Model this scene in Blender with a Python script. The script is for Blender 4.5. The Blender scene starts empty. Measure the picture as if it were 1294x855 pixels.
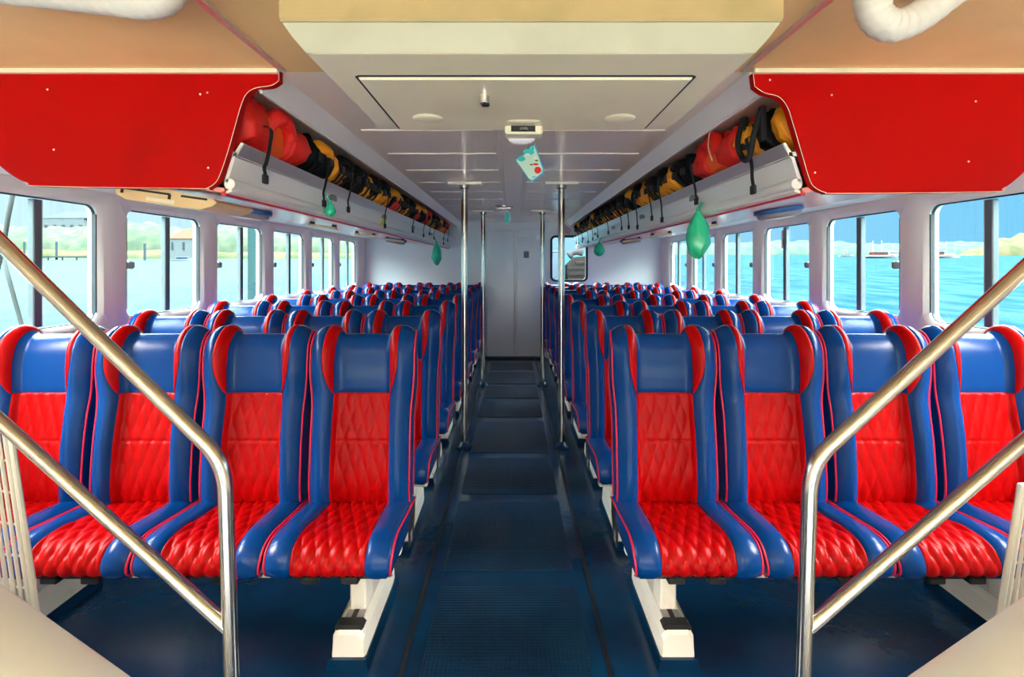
import bpy, math, random
from mathutils import Vector, Matrix, noise
PI = math.pi
S = bpy.context.scene
COL = S.collection
random.seed(7)
CX, HY, F, EYE = 648.5, 334.0, 638.0, 1.43      # vanishing point, horizon, focal length (px), eye height

def at(px, py, d):
    """world point seen at pixel px,py of the 1294x855 frame at depth d"""
    return Vector(((px - CX) / F * d, d, EYE - (py - HY) / F * d))

# ------------------------------------------------------------------ materials
def mat(name, col, rough=0.5, metal=0.0, coat=0.0, bump=None, var=None, spec=0.5, emit=None, sheen=0.0):
    m = bpy.data.materials.new(name); m.use_nodes = True
    nt = m.node_tree; b = nt.nodes['Principled BSDF']
    b.inputs['Base Color'].default_value = (*col, 1)
    b.inputs['Roughness'].default_value = rough
    b.inputs['Metallic'].default_value = metal
    b.inputs['Coat Weight'].default_value = coat
    b.inputs['Coat Roughness'].default_value = 0.12
    b.inputs['Specular IOR Level'].default_value = spec
    b.inputs['Sheen Weight'].default_value = sheen
    tc = nt.nodes.new('ShaderNodeTexCoord')
    if var:
        col2, scale, lo, hi = var
        n = nt.nodes.new('ShaderNodeTexNoise'); n.inputs['Scale'].default_value = scale; n.inputs['Detail'].default_value = 5
        nt.links.new(tc.outputs['Object'], n.inputs['Vector'])
        r = nt.nodes.new('ShaderNodeMapRange'); r.inputs['From Min'].default_value = lo; r.inputs['From Max'].default_value = hi
        nt.links.new(n.outputs['Fac'], r.inputs['Value'])
        mx = nt.nodes.new('ShaderNodeMix'); mx.data_type = 'RGBA'
        mx.inputs['A'].default_value = (*col, 1); mx.inputs['B'].default_value = (*col2, 1)
        nt.links.new(r.outputs['Result'], mx.inputs['Factor'])
        nt.links.new(mx.outputs['Result'], b.inputs['Base Color'])
    if bump:
        kind, scale, strength, dist = bump
        if kind == 'noise':
            t = nt.nodes.new('ShaderNodeTexNoise'); t.inputs['Detail'].default_value = 3; o = 'Fac'
        elif kind == 'dots':
            t = nt.nodes.new('ShaderNodeTexVoronoi'); t.inputs['Randomness'].default_value = 0.0; o = 'Distance'
        t.inputs['Scale'].default_value = scale
        nt.links.new(tc.outputs['Object'], t.inputs['Vector'])
        bp = nt.nodes.new('ShaderNodeBump'); bp.inputs['Strength'].default_value = strength; bp.inputs['Distance'].default_value = dist
        if kind == 'dots': bp.invert = True
        nt.links.new(t.outputs[o], bp.inputs['Height'])
        nt.links.new(bp.outputs['Normal'], b.inputs['Normal'])
    if emit:
        b.inputs['Emission Color'].default_value = (*emit[0], 1); b.inputs['Emission Strength'].default_value = emit[1]
    return m

M = {}
M['blue'] = mat('blue_leather', (0.0003, 0.048, 0.230), 0.25, coat=0.08, spec=.22, bump=('noise', 350, 0.12, 0.002))
M['red'] = mat('red_leather', (0.44, 0.0008, 0.0015), 0.34, coat=0.0, spec=.16, bump=('noise', 350, 0.12, 0.002))
M['pipe'] = mat('pink_piping', (0.62, 0.008, 0.06), 0.4)
M['seam'] = mat('seat_back_blue', (0.005, 0.05, 0.30), 0.45)
M['pan'] = mat('black_plastic', (0.012, 0.013, 0.016), 0.5)
M['black'] = mat('matte_black', (0.01, 0.01, 0.011), 0.6)
M['whitemetal'] = mat('white_painted_steel', (0.82, 0.80, 0.72), 0.4, var=((0.62, 0.55, 0.42), 9, 0.6, 0.85))
M['floor'] = mat('navy_deck_vinyl', (0.0006, 0.034, 0.095), 0.24, coat=0.12, spec=.35, bump=('noise', 25, 0.15, 0.01), var=((0.0006, 0.015, 0.045), 2.2, 0.40, 0.68))
M['mat'] = mat('studded_rubber', (0.0006, 0.018, 0.052), 0.34, spec=.3, bump=('dots', 62, 0.9, 0.006), var=((0.002, 0.032, 0.078), 3.0, 0.42, 0.72))
M['groove'] = mat('dark_groove', (0.003, 0.006, 0.012), 0.6)
M['wall'] = mat('white_gelcoat', (0.90, 0.86, 0.79), 0.25, coat=0.3, bump=('noise', 3, 0.08, 0.03))
M['bulk'] = mat('bulkhead_gelcoat', (0.86, 0.90, 0.93), 0.22, coat=0.4, bump=('noise', 2.2, 0.08, 0.04))
M['ceil'] = mat('ceiling_gelcoat', (0.88, 0.80, 0.70), 0.28, coat=0.25, bump=('noise', 2.5, 0.10, 0.04))
M['tan'] = mat('warm_lit_ceiling', (0.84, 0.58, 0.28), 0.6, bump=('noise', 220, 0.2, 0.002), var=((0.74, 0.50, 0.23), 2.5, 0.4, 0.7))  # warm light on the near ceiling put into the base colour
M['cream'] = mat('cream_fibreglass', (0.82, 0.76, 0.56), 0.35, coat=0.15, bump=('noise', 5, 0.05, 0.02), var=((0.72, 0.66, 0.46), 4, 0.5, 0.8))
M['tanbox'] = mat('shaded_tan_fibreglass', (0.40, 0.30, 0.14), 0.5, var=((0.32, 0.25, 0.11), 8, 0.45, 0.75))  # box front darkened in its base colour to stand for shade
M['greybox'] = mat('shaded_grey_fibreglass', (0.38, 0.38, 0.28), 0.45, var=((0.33, 0.32, 0.23), 7, 0.5, 0.8))  # lower band of the same front, toned down as if shaded
M['redpanel'] = mat('red_painted_panel', (0.47, 0.0006, 0.0006), 0.5, spec=0.10, var=((0.33, 0.002, 0.002), 2.4, 0.52, 0.85), bump=('noise', 60, 0.05, 0.003))
M['salmon'] = mat('pale_red_gelcoat', (0.86, 0.34, 0.30), 0.3, coat=0.3)
M['redtrim'] = mat('red_edge_trim', (0.70, 0.01, 0.03), 0.35)
M['alu'] = mat('brushed_aluminium', (0.80, 0.79, 0.80), 0.28, metal=0.75)
M['aluwhite'] = mat('white_anodised', (0.86, 0.85, 0.84), 0.3, coat=0.2)
M['chrome'] = mat('polished_steel', (0.56, 0.55, 0.51), 0.18, metal=1.0)
M['darkmetal'] = mat('dark_anodised', (0.16, 0.19, 0.20), 0.4, metal=0.6)
M['rubber'] = mat('black_rubber', (0.02, 0.025, 0.03), 0.6)
M['grey'] = mat('grey_plastic', (0.30, 0.30, 0.31), 0.5)
M['lampblue'] = mat('blue_lamp_ring', (0.03, 0.14, 0.42), 0.4)
M['lens'] = mat('frosted_lens', (0.85, 0.84, 0.86), 0.2, emit=((1.0, 0.95, 0.95), 0.12))
M['greenbag'] = mat('green_plastic_bag', (0.03, 0.62, 0.33), 0.25, coat=0.4)
M['greenbag'].node_tree.nodes['Principled BSDF'].inputs['Subsurface Weight'].default_value = 0.3
M['yellow'] = mat('yellow_plastic', (0.85, 0.55, 0.03), 0.5)
M['orange'] = mat('orange_nylon', (0.95, 0.36, 0.010), 0.6, bump=('noise', 40, 0.35, 0.01))
M['vestred'] = mat('red_nylon', (0.88, 0.018, 0.010), 0.55, bump=('noise', 40, 0.35, 0.01))
M['vestorange'] = mat('bright_orange_red_nylon', (0.92, 0.11, 0.012), 0.55, bump=('noise', 40, 0.35, 0.01))
M['vestblack'] = mat('black_nylon', (0.006, 0.006, 0.007), 0.6, bump=('noise', 40, 0.35, 0.01), spec=0.2)
M['webbing'] = mat('black_webbing', (0.008, 0.008, 0.009), 0.7)
M['cord'] = mat('peach_cord', (0.85, 0.52, 0.32), 0.7)
M['hose'] = mat('white_wrapped_hose', (0.62, 0.60, 0.56), 0.55, bump=('noise', 30, 0.3, 0.01))
M['stair'] = mat('cream_stair_gelcoat', (0.66, 0.66, 0.58), 0.3, coat=0.3)
M['beige'] = mat('beige_plastic', (0.72, 0.53, 0.28), 0.4)
M['whiteplastic'] = mat('white_plastic', (0.85, 0.84, 0.80), 0.4)
M['cardteal'] = mat('card_teal', (0.01, 0.30, 0.52), 0.4)
M['cardpale'] = mat('card_pale_green', (0.55, 0.80, 0.66), 0.4)
M['cardblot'] = mat('card_turquoise', (0.02, 0.50, 0.52), 0.4)
M['cardred'] = mat('card_red', (0.80, 0.01, 0.015), 0.4)
M['cardbrown'] = mat('card_brown', (0.16, 0.06, 0.03), 0.4)
M['cardpink'] = mat('card_pink', (0.70, 0.36, 0.48), 0.4)
M['paper'] = mat('paper_white', (0.85, 0.84, 0.84), 0.5)
M['string'] = mat('string', (0.7, 0.68, 0.64), 0.7)
M['tree'] = mat('hazy_foliage', (0.026, 0.036, 0.026), 0.9, var=((0.040, 0.048, 0.032), 0.25, 0.4, 0.65), spec=0.0)
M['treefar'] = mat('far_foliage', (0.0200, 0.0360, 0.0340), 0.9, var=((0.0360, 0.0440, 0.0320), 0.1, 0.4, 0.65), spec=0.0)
M['rock'] = mat('dry_headland', (0.0480, 0.0400, 0.0240), 0.9, var=((0.0240, 0.0320, 0.0160), 0.12, 0.4, 0.65), spec=0.0)
M['house'] = mat('pale_house_wall', (0.0520, 0.0600, 0.0640), 0.8, spec=0.0)
M['roof'] = mat('slate_roof', (0.0280, 0.0400, 0.0460), 0.8, spec=0.0)
M['tile'] = mat('terracotta_roof', (0.0640, 0.0340, 0.0240), 0.8, spec=0.0)
M['timber'] = mat('grey_timber', (0.0200, 0.0300, 0.0340), 0.85, spec=0.0)
M['boatwhite'] = mat('boat_white', (0.1200, 0.1200, 0.1200), 0.4, spec=0.0)
M['boatblue'] = mat('boat_blue', (0.0080, 0.0320, 0.0800), 0.5, spec=0.0)
M['boatred'] = mat('boat_red', (0.1000, 0.0200, 0.0180), 0.5, spec=0.0)
M['window'] = mat('house_window', (0.0200, 0.0240, 0.0280), 0.3, spec=0.0)
M['pile'] = mat('teal_post_paint', (0.0160, 0.0340, 0.0360), 0.8, spec=0.0)
M['bowdeck'] = mat('bow_deck_paint', (0.055, 0.065, 0.075), 0.7, spec=0.0)
M['bowbox'] = mat('bow_box_paint', (0.040, 0.052, 0.070), 0.7, spec=0.0)
M['bowtarp'] = mat('bow_tarp', (0.026, 0.024, 0.026), 0.8, spec=0.0)
M['slat'] = mat('brown_grey_slats', (0.013, 0.010, 0.009), 0.7, spec=0.0)
M['rope'] = mat('grey_rope', (0.05, 0.053, 0.053), 0.8, spec=0.0)

def glass_mat():
    m = bpy.data.materials.new('tinted_glass'); m.use_nodes = True
    nt = m.node_tree; nt.nodes.clear()
    out = nt.nodes.new('ShaderNodeOutputMaterial')
    tr = nt.nodes.new('ShaderNodeBsdfTransparent'); tr.inputs['Color'].default_value = (0.84, 0.95, 0.96, 1)
    gl = nt.nodes.new('ShaderNodeBsdfGlossy'); gl.inputs['Roughness'].default_value = 0.02
    df = nt.nodes.new('ShaderNodeBsdfDiffuse'); df.inputs['Color'].default_value = (0.25, 0.28, 0.28, 1)
    lw = nt.nodes.new('ShaderNodeLayerWeight'); lw.inputs['Blend'].default_value = 0.5
    pw = nt.nodes.new('ShaderNodeMath'); pw.operation = 'POWER'; pw.inputs[1].default_value = 5.0
    fr = nt.nodes.new('ShaderNodeMath'); fr.operation = 'MULTIPLY_ADD'; fr.inputs[1].default_value = 0.5; fr.inputs[2].default_value = 0.02
    nt.links.new(lw.outputs['Facing'], pw.inputs[0]); nt.links.new(pw.outputs[0], fr.inputs[0])
    tc = nt.nodes.new('ShaderNodeTexCoord')
    mp = nt.nodes.new('ShaderNodeMapping'); mp.inputs['Scale'].default_value = (1, 26, 2.2)
    n = nt.nodes.new('ShaderNodeTexNoise'); n.inputs['Scale'].default_value = 2.0; n.inputs['Detail'].default_value = 4
    r = nt.nodes.new('ShaderNodeMapRange'); r.inputs['From Min'].default_value = 0.48; r.inputs['From Max'].default_value = 0.8
    r.inputs['To Min'].default_value = 0.0; r.inputs['To Max'].default_value = 0.06
    a = nt.nodes.new('ShaderNodeMixShader'); b = nt.nodes.new('ShaderNodeMixShader')
    L = nt.links.new
    L(tc.outputs['Object'], mp.inputs['Vector']); L(mp.outputs['Vector'], n.inputs['Vector']); L(n.outputs['Fac'], r.inputs['Value'])
    L(r.outputs['Result'], a.inputs['Fac']); L(tr.outputs[0], a.inputs[1]); L(df.outputs[0], a.inputs[2])
    L(fr.outputs[0], b.inputs['Fac']); L(a.outputs[0], b.inputs[1]); L(gl.outputs[0], b.inputs[2])
    L(b.outputs[0], out.inputs['Surface'])
    return m
M['glass'] = glass_mat()

def sea_mat():
    m = bpy.data.materials.new('turquoise_sea'); m.use_nodes = True
    nt = m.node_tree; b = nt.nodes['Principled BSDF']
    b.inputs['Base Color'].default_value = (0.07, 0.40, 0.52, 1); b.inputs['Roughness'].default_value = 0.3; b.inputs['Specular IOR Level'].default_value = 0.0
    tc = nt.nodes.new('ShaderNodeTexCoord')
    mp = nt.nodes.new('ShaderNodeMapping'); mp.inputs['Scale'].default_value = (0.5, 0.16, 0.5)
    n = nt.nodes.new('ShaderNodeTexNoise'); n.inputs['Scale'].default_value = 1.6; n.inputs['Detail'].default_value = 6
    bp = nt.nodes.new('ShaderNodeBump'); bp.inputs['Strength'].default_value = 0.7; bp.inputs['Distance'].default_value = 0.6
    L = nt.links.new
    L(tc.outputs['Object'], mp.inputs['Vector']); L(mp.outputs['Vector'], n.inputs['Vector'])
    L(n.outputs['Fac'], bp.inputs['Height']); L(bp.outputs['Normal'], b.inputs['Normal'])
    mx = nt.nodes.new('ShaderNodeMix'); mx.data_type = 'RGBA'
    mx.inputs['A'].default_value = (0.005, 0.019, 0.028, 1); mx.inputs['B'].default_value = (0.014, 0.034, 0.041, 1)
    r = nt.nodes.new('ShaderNodeMapRange'); r.inputs['From Min'].default_value = 0.35; r.inputs['From Max'].default_value = 0.68
    L(n.outputs['Fac'], r.inputs['Value']); L(r.outputs['Result'], mx.inputs['Factor']); sp_ = nt.nodes.new('ShaderNodeSeparateXYZ'); L(tc.outputs['Object'], sp_.inputs[0])
    sh = nt.nodes.new('ShaderNodeMapRange'); sh.inputs['From Min'].default_value = -25; sh.inputs['From Max'].default_value = 10
    sh.inputs['To Min'].default_value = 0.75; sh.inputs['To Max'].default_value = 0.0
    L(sp_.outputs['X'], sh.inputs['Value'])
    # haze and pale sky reflection put into the colour towards the left
    m2 = nt.nodes.new('ShaderNodeMix'); m2.data_type = 'RGBA'; m2.inputs['B'].default_value = (0.030, 0.052, 0.054, 1)
    L(sh.outputs['Result'], m2.inputs['Factor']); L(mx.outputs['Result'], m2.inputs['A'])
    L(m2.outputs['Result'], b.inputs['Base Color'])
    return m
M['sea'] = sea_mat()

# ------------------------------------------------------------------ mesh helpers
class MB:
    def __init__(s): s.v = []; s.f = []
    def add(s, v, f):
        o = len(s.v); s.v += [tuple(p) for p in v]; s.f += [tuple(i + o for i in q) for q in f]; return s
    def box(s, x0, x1, y0, y1, z0, z1, bev=0.0):
        if bev <= 0:
            v = [(x0,y0,z0),(x1,y0,z0),(x1,y1,z0),(x0,y1,z0),(x0,y0,z1),(x1,y0,z1),(x1,y1,z1),(x0,y1,z1)]
            return s.add(v, [(0,3,2,1),(4,5,6,7),(0,1,5,4),(1,2,6,5),(2,3,7,6),(3,0,4,7)])
        b = min(bev, (x1-x0)/2.01, (y1-y0)/2.01, (z1-z0)/2.01)
        rings = []
        def ring(i, z):
            return [(x0+i,y0+b,z),(x0+b,y0+i,z),(x1-b,y0+i,z),(x1-i,y0+b,z),(x1-i,y1-b,z),(x1-b,y1-i,z),(x0+b,y1-i,z),(x0+i,y1-b,z)]
        v = ring(b*.9, z0)+ring(0, z0+b)+ring(0, z1-b)+ring(b*.9, z1)
        f = [tuple(range(7,-1,-1)), tuple(range(24,32))]
        for k in range(3):
            for i in range(8): f.append((k*8+i, k*8+(i+1)%8, k*8+8+(i+1)%8, k*8+8+i))
        return s.add(v, f)
    def prism(s, poly, axis, a0, a1):
        """extrude a polygon of (p,q) along axis: 'x' -> (a,p,q), 'y' -> (p,a,q), 'z' -> (p,q,a)"""
        def mk(p, a): return {'x': (a, p[0], p[1]), 'y': (p[0], a, p[1]), 'z': (p[0], p[1], a)}[axis]
        n = len(poly); v = [mk(p, a0) for p in poly] + [mk(p, a1) for p in poly]
        f = [tuple(range(n)), tuple(range(2*n-1, n-1, -1))] + [(i, i+n, (i+1)%n+n, (i+1)%n) for i in range(n)]
        return s.add(v, f)
    def tube(s, pts, r, seg=12, closed=False, caps=True):
        pts = [Vector(p) for p in pts]; n = len(pts); rr = r if callable(r) else (lambda t: r)
        T = []
        for i in range(n):
            a = pts[(i-1) % n] if closed or i > 0 else pts[0]
            b = pts[(i+1) % n] if closed or i < n-1 else pts[-1]
            T.append((b-a).normalized())
        up = Vector((0,0,1)) if abs(T[0].z) < .9 else Vector((1,0,0))
        N = (up - T[0]*up.dot(T[0])).normalized()
        v = []
        for i in range(n):
            N = (N - T[i]*N.dot(T[i])).normalized(); B = T[i].cross(N)
            ra = rr(i/(n-1))
            for k in range(seg):
                a = 2*PI*k/seg; v.append(pts[i] + (N*math.cos(a)+B*math.sin(a))*ra)
        f = []
        m = n if closed else n-1
        for i in range(m):
            j = (i+1) % n
            for k in range(seg): f.append((i*seg+k, i*seg+(k+1)%seg, j*seg+(k+1)%seg, j*seg+k))
        if caps and not closed: f += [tuple(range(seg-1,-1,-1)), tuple(range((n-1)*seg, n*seg))]
        return s.add(v, f)
    def lathe(s, prof, c=(0,0,0), seg=28):
        """prof: (r,z) list revolved about vertical axis through c"""
        v = []; n = len(prof)
        for r, z in prof:
            for k in range(seg):
                a = 2*PI*k/seg; v.append((c[0]+r*math.cos(a), c[1]+r*math.sin(a), c[2]+z))
        f = []
        for i in range(n-1):
            for k in range(seg): f.append((i*seg+k, i*seg+(k+1)%seg, (i+1)*seg+(k+1)%seg, (i+1)*seg+k))
        f += [tuple(range(seg-1,-1,-1)), tuple(range((n-1)*seg, n*seg))]
        return s.add(v, f)
    def grid(s, P, nu, nv):
        v = [P(i, j) for j in range(nv+1) for i in range(nu+1)]
        f = [(j*(nu+1)+i, j*(nu+1)+i+1, (j+1)*(nu+1)+i+1, (j+1)*(nu+1)+i) for j in range(nv) for i in range(nu)]
        return s.add(v, f)
    def blob(s, c, r, seg=14, rings=9, e=1.0, nz=0.0, nf=1.0, seed=0.0):
        v = []
        def sp(x): return math.copysign(abs(x)**e, x)
        for j in range(1, rings):
            th = PI*j/rings
            for k in range(seg):
                ph = 2*PI*k/seg
                d = Vector((sp(math.sin(th))*sp(math.cos(ph)), sp(math.sin(th))*sp(math.sin(ph)), sp(math.cos(th))))
                p = Vector((d.x*r[0], d.y*r[1], d.z*r[2]))
                if nz:
                    q = p+Vector((seed, seed*1.7, seed*.3)); p = p*(1 + nz*(.55*noise.noise(q*nf)-.9*max(0, .14-abs(noise.noise(q*nf*1.9)))*2+.25*noise.noise(q*nf*3.3)))
                v.append(p+Vector(c))
        v += [Vector(c)+Vector((0,0,r[2])), Vector(c)-Vector((0,0,r[2]))]
        f = []
        for j in range(rings-2):
            for k in range(seg): f.append((j*seg+k, (j+1)*seg+k, (j+1)*seg+(k+1)%seg, j*seg+(k+1)%seg))
        t, b = len(v)-2, len(v)-1
        for k in range(seg):
            f.append((t, k, (k+1)%seg)); f.append((b, (rings-2)*seg+(k+1)%seg, (rings-2)*seg+k))
        return s.add(v, f)
    def build(s, name, m, parent=None, smooth=False, loc=None, angle=None, weld=False):
        me = bpy.data.meshes.new(name); me.from_pydata(s.v, [], s.f); me.update()
        import bmesh
        bm = bmesh.new(); bm.from_mesh(me)
        if weld: bmesh.ops.remove_doubles(bm, verts=bm.verts[:], dist=1e-5)
        bmesh.ops.recalc_face_normals(bm, faces=bm.faces[:]); bm.to_mesh(me); bm.free()
        me.materials.append(M[m] if isinstance(m, str) else m)
        if smooth:
            me.shade_smooth()
            if angle: me.set_sharp_from_angle(angle=math.radians(angle))
        o = bpy.data.objects.new(name, me); COL.objects.link(o)
        if parent is not None: o.parent = parent
        if loc is not None: o.location = loc
        return o

def tag(o, label=None, cat=None, group=None, kind=None):
    if label: o['label'] = label
    if cat: o['category'] = cat
    if group: o['group'] = group
    if kind: o['kind'] = kind
    return o

def empty(name, loc=(0,0,0), rz=0.0):
    o = bpy.data.objects.new(name, None); COL.objects.link(o); o.location = loc; o.rotation_euler = (0,0,rz)
    o.empty_display_size = 0.1
    return o

def children(o): return [c for c in COL.objects if c.parent == o]
def tree_of(o): return (o, [tree_of(c) for c in children(o)])
def copy_tree(t, parent=None):
    o, kids = t
    c = o.copy(); COL.objects.link(c); c.parent = parent
    for k in kids: copy_tree(k, c)
    return c

def smoothpath(pts, n=10, closed=False):
    pts = [Vector(p) for p in pts]; out = []; m = len(pts)
    rng = range(m) if closed else range(m-1)
    for i in rng:
        if closed: p0, p1, p2, p3 = pts[i-1], pts[i], pts[(i+1)%m], pts[(i+2)%m]
        else: p0, p1, p2, p3 = pts[max(i-1,0)], pts[i], pts[i+1], pts[min(i+2,m-1)]
        for k in range(n):
            t = k/n
            out.append(.5*((2*p1)+(p2-p0)*t+(2*p0-5*p1+4*p2-p3)*t*t+(3*p1-p0-3*p2+p3)*t**3))
    if not closed: out.append(pts[-1])
    return out

def fillet(pts, r, n=8):
    """polyline with rounded corners"""
    pts = [Vector(p) for p in pts]; out = [pts[0]]
    for i in range(1, len(pts)-1):
        a = (pts[i-1]-pts[i]).normalized(); b = (pts[i+1]-pts[i]).normalized()
        p, q = pts[i]+a*r, pts[i]+b*r
        for k in range(n+1):
            t = k/n; out.append((1-t)**2*p + 2*t*(1-t)*pts[i] + t*t*q)
    out.append(pts[-1]); return out

def ss(a, b, x):
    t = min(1, max(0, (x-a)/(b-a))); return t*t*(3-2*t)

# ------------------------------------------------------------------ the setting
CEIL = EYE + 0.655
WX, BACK = 2.27, 7.72
Y0 = -2.2  # walls and floor carried aft out of view to dim the front

f = MB().box(-WX, WX, Y0, BACK, -0.06, 0.0).build('floor', 'floor'); tag(f, 'glossy navy blue vinyl deck floor', 'floor', kind='structure')

c = MB().box(-WX, WX, 1.72, BACK, CEIL, CEIL+.06).build('ceiling', 'ceil'); tag(c, 'off-white glossy cabin ceiling with shallow ribs', 'ceiling', kind='structure')
ys = [2.45 + .52*i for i in range(10)]
for y in ys:
    for sgn in (-1, 1):
        MB().box(*( (-.74, -.10) if sgn < 0 else (.10, .74) ), y, y+.43, CEIL-.006, CEIL+.001, .003).build('panel', 'ceil', c)
MB().box(-.075, .075, 2.35, BACK-.02, CEIL-.018, CEIL+.001, .01).build('spine', 'ceil', c)
c2 = MB().box(-WX, WX, -3.8, 1.72, CEIL, CEIL+.06).build('ceiling_aft', 'tan'); tag(c2, 'ceiling nearest the entrance, warm light painted in as tan', 'ceiling', kind='structure')  # extended behind the camera as an unseen canopy that keeps skylight off the front
for sgn, nm in ((-1, 'left'), (1, 'right')):
    t = MB().box(sgn*.775-.009, sgn*.775+.009, .3, 1.70, CEIL-.008, CEIL).build('trim_%d' % (1 if sgn < 0 else 2), 'alu')
    tag(t, 'thin silver strip on tan ceiling, %s of the hatch box' % nm, 'trim', kind='structure')
MB().box(-2.2, 2.2, 1.18, 1.186, CEIL-.003, CEIL).build('seam', 'groove', c2)

def rrect(y0, y1, z0, z1, r, n=6):
    pts = []
    for cy, cz, a0 in ((y1-r, z1-r, 0), (y0+r, z1-r, PI/2), (y0+r, z0+r, PI), (y1-r, z0+r, 1.5*PI)):
        for k in range(n+1):
            a = a0 + PI/2*k/n; pts.append((cy+r*math.cos(a), cz+r*math.sin(a)))
    return pts

WZ0, WZ1 = 1.115, 1.755
WINS = [(2.075+.912*k, 2.075+.912*k+.70) for k in range(-1, 6)]
def side_wall(sgn, nm):
    mb = MB(); xi, xo = sgn*WX, sgn*(WX+.07)
    cells = []
    for (a, b) in WINS: cells.append((a-.106, b+.106))
    y_lo, y_hi = cells[0][0], cells[-1][1]
    zlo, zhi = WZ0-.08, WZ1+.08
    for (c0, c1), (a, b) in zip(cells, WINS):
        inn = rrect(a, b, WZ0, WZ1, .055); n = len(inn); out = []
        k7 = n//4
        corners = [(c1, zhi), (c0, zhi), (c0, zlo), (c1, zlo)]
        for i in range(n):
            q = i//k7; out.append(corners[q])
        soft = rrect(a-.025, b+.025, WZ0-.025, WZ1+.025, .07)
        V = [(xi, p[0], p[1]) for p in out] + [(xi, p[0], p[1]) for p in soft] + [(xi+sgn*.018, p[0], p[1]) for p in inn] + [(xo, p[0], p[1]) for p in inn] + [(xo, p[0], p[1]) for p in out]
        Fc = []
        for L in range(4):
            for i in range(n):
                j = (i+1) % n
                q = (L*n+i, L*n+j, (L+1)*n+j, (L+1)*n+i)
                if L in (0, 3) and out[i] == out[j]:
                    q = (L*n+i, (L+1)*n+j, (L+1)*n+i) if L == 0 else (L*n+i, L*n+j, (L+1)*n+j)
                Fc.append(q)
        mb.add(V, Fc)
    x0, x1 = min(xi, xo), max(xi, xo)
    mb.box(x0, x1, Y0, BACK+.07, -.06, zlo); mb.box(x0, x1, Y0, BACK+.07, zhi, CEIL+.06)
    if y_lo > Y0: mb.box(x0, x1, Y0, y_lo, zlo, zhi)
    mb.box(x0, x1, y_hi, BACK+.07, zlo, zhi)
    w = mb.build('wall_'+nm, 'wall', smooth=True, angle=35)
    tag(w, 'white side wall with the row of windows on the %s' % nm, 'wall', kind='structure')
    tr = MB().prism([(sgn*2.08, 0), (sgn*2.08, .16), (sgn*2.12, .2), (sgn*WX, .2), (sgn*WX, 0)], 'y', 1.2, BACK).build('baseboard_'+nm, 'wall')
    tag(tr, 'white ledge along the foot of the wall on the %s' % nm, 'baseboard', kind='structure')
side_wall(-1, 'left'); side_wall(1, 'right')

ORD = ['first', 'second', 'third', 'fourth', 'fifth', 'sixth', 'seventh', 'eighth', 'ninth', 'tenth', 'eleventh', 'twelfth', 'thirteenth', 'fourteenth', 'fifteenth', 'sixteenth', 'seventeenth', 'eighteenth', 'nineteenth', 'twentieth']
wn = 0
for sgn, nm in ((-1, 'left'), (1, 'right')):
    for k, (a, b) in enumerate(WINS[1:]):
        wn += 1
        w = empty('window_%d' % wn, (sgn*WX, (a+b)/2, WZ0))
        tag(w, 'sliding window over the sea on the %s, %s from the front seats' % (nm, ORD[k]), 'window', kind='structure')
        def L(y): return y-(a+b)/2
        o, i = rrect(L(a)-.002, L(b)+.002, -.002, WZ1-WZ0+.002, .056), rrect(L(a)+.006, L(b)-.006, .006, WZ1-WZ0-.006, .05)
        n = len(o); V = []
        for dx in (sgn*.030, sgn*.042):
            V += [(dx, p[0], p[1]) for p in o] + [(dx, p[0], p[1]) for p in i]
        Fc = []
        for q in range(n):
            r = (q+1) % n
            Fc += [(q, r, n+r, n+q), (2*n+q, 2*n+r, 3*n+r, 3*n+q), (n+q, n+r, 3*n+r, 3*n+q), (q, r, 2*n+r, 2*n+q)]
        MB().add(V, Fc).build('gasket', 'rubber', w)
        mid = 0.0
        for ye in (L(a), L(b)-.007): MB().box(*sorted((sgn*.019, sgn*.044)), ye, ye+.007, .05, WZ1-WZ0-.05).build('side_channel', 'rubber', w)
        MB().box(*sorted((sgn*.012, sgn*.045)), mid-.022, mid+.022, .012, WZ1-WZ0-.012, .004).build('mullion', 'darkmetal', w)
        H = WZ1-WZ0
        MB().box(*sorted((sgn*.034, sgn*.038)), L(a)+.006, mid+.02, .006, H-.006).build('pane', 'glass', w)
        MB().box(*sorted((sgn*.024, sgn*.028)), mid-.02, L(b)-.006, .006, H-.006).build('pane', 'glass', w)
        MB().box(*sorted((sgn*.022, sgn*.030)), mid+.022, mid+.034, .012, H-.012).build('sash', 'alu', w)
        if k > 0:
            yl = L(a)+.035 if sgn < 0 or True else L(b)-.03
            lt = MB().box(*sorted((sgn*.036, sgn*.004)), yl-.022, yl+.022, H*.45, H*.45+.05, .01).build('latch', 'grey', w)

# bulkhead with window opening and double door
bw = (at(697, 0, BACK).x, at(741, 0, BACK).x, at(0, 354, BACK).z, at(0, 299, BACK).z)
mb = MB()
def bulk():
    a, b, z0, z1 = bw
    inn = rrect(a, b, z0, z1, .06); n = len(inn); k7 = n//4
    oz0, oz1, oa, ob = z0-.1, z1+.1, a-.05, b+.1
    corners = [(ob, oz1), (oa, oz1), (oa, oz0), (ob, oz0)]; out = [corners[i//k7] for i in range(n)]
    V = [(p[0], BACK, p[1]) for p in out]+[(p[0], BACK, p[1]) for p in inn]+[(p[0], BACK+.07, p[1]) for p in inn]
    Fc = []
    for L in range(2):
        for i in range(n):
            j = (i+1) % n
            Fc.append((i, n+j, n+i) if L == 0 and out[i] == out[j] else (L*n+i, L*n+j, (L+1)*n+j, (L+1)*n+i))
    mb.add(V, Fc)
    mb.box(-WX, oa, BACK, BACK+.07, -.06, CEIL+.06); mb.box(ob, WX, BACK, BACK+.07, -.06, CEIL+.06)
    mb.box(oa, ob, BACK, BACK+.07, -.06, oz0); mb.box(oa, ob, BACK, BACK+.07, oz1, CEIL+.06)
bulk()
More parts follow.
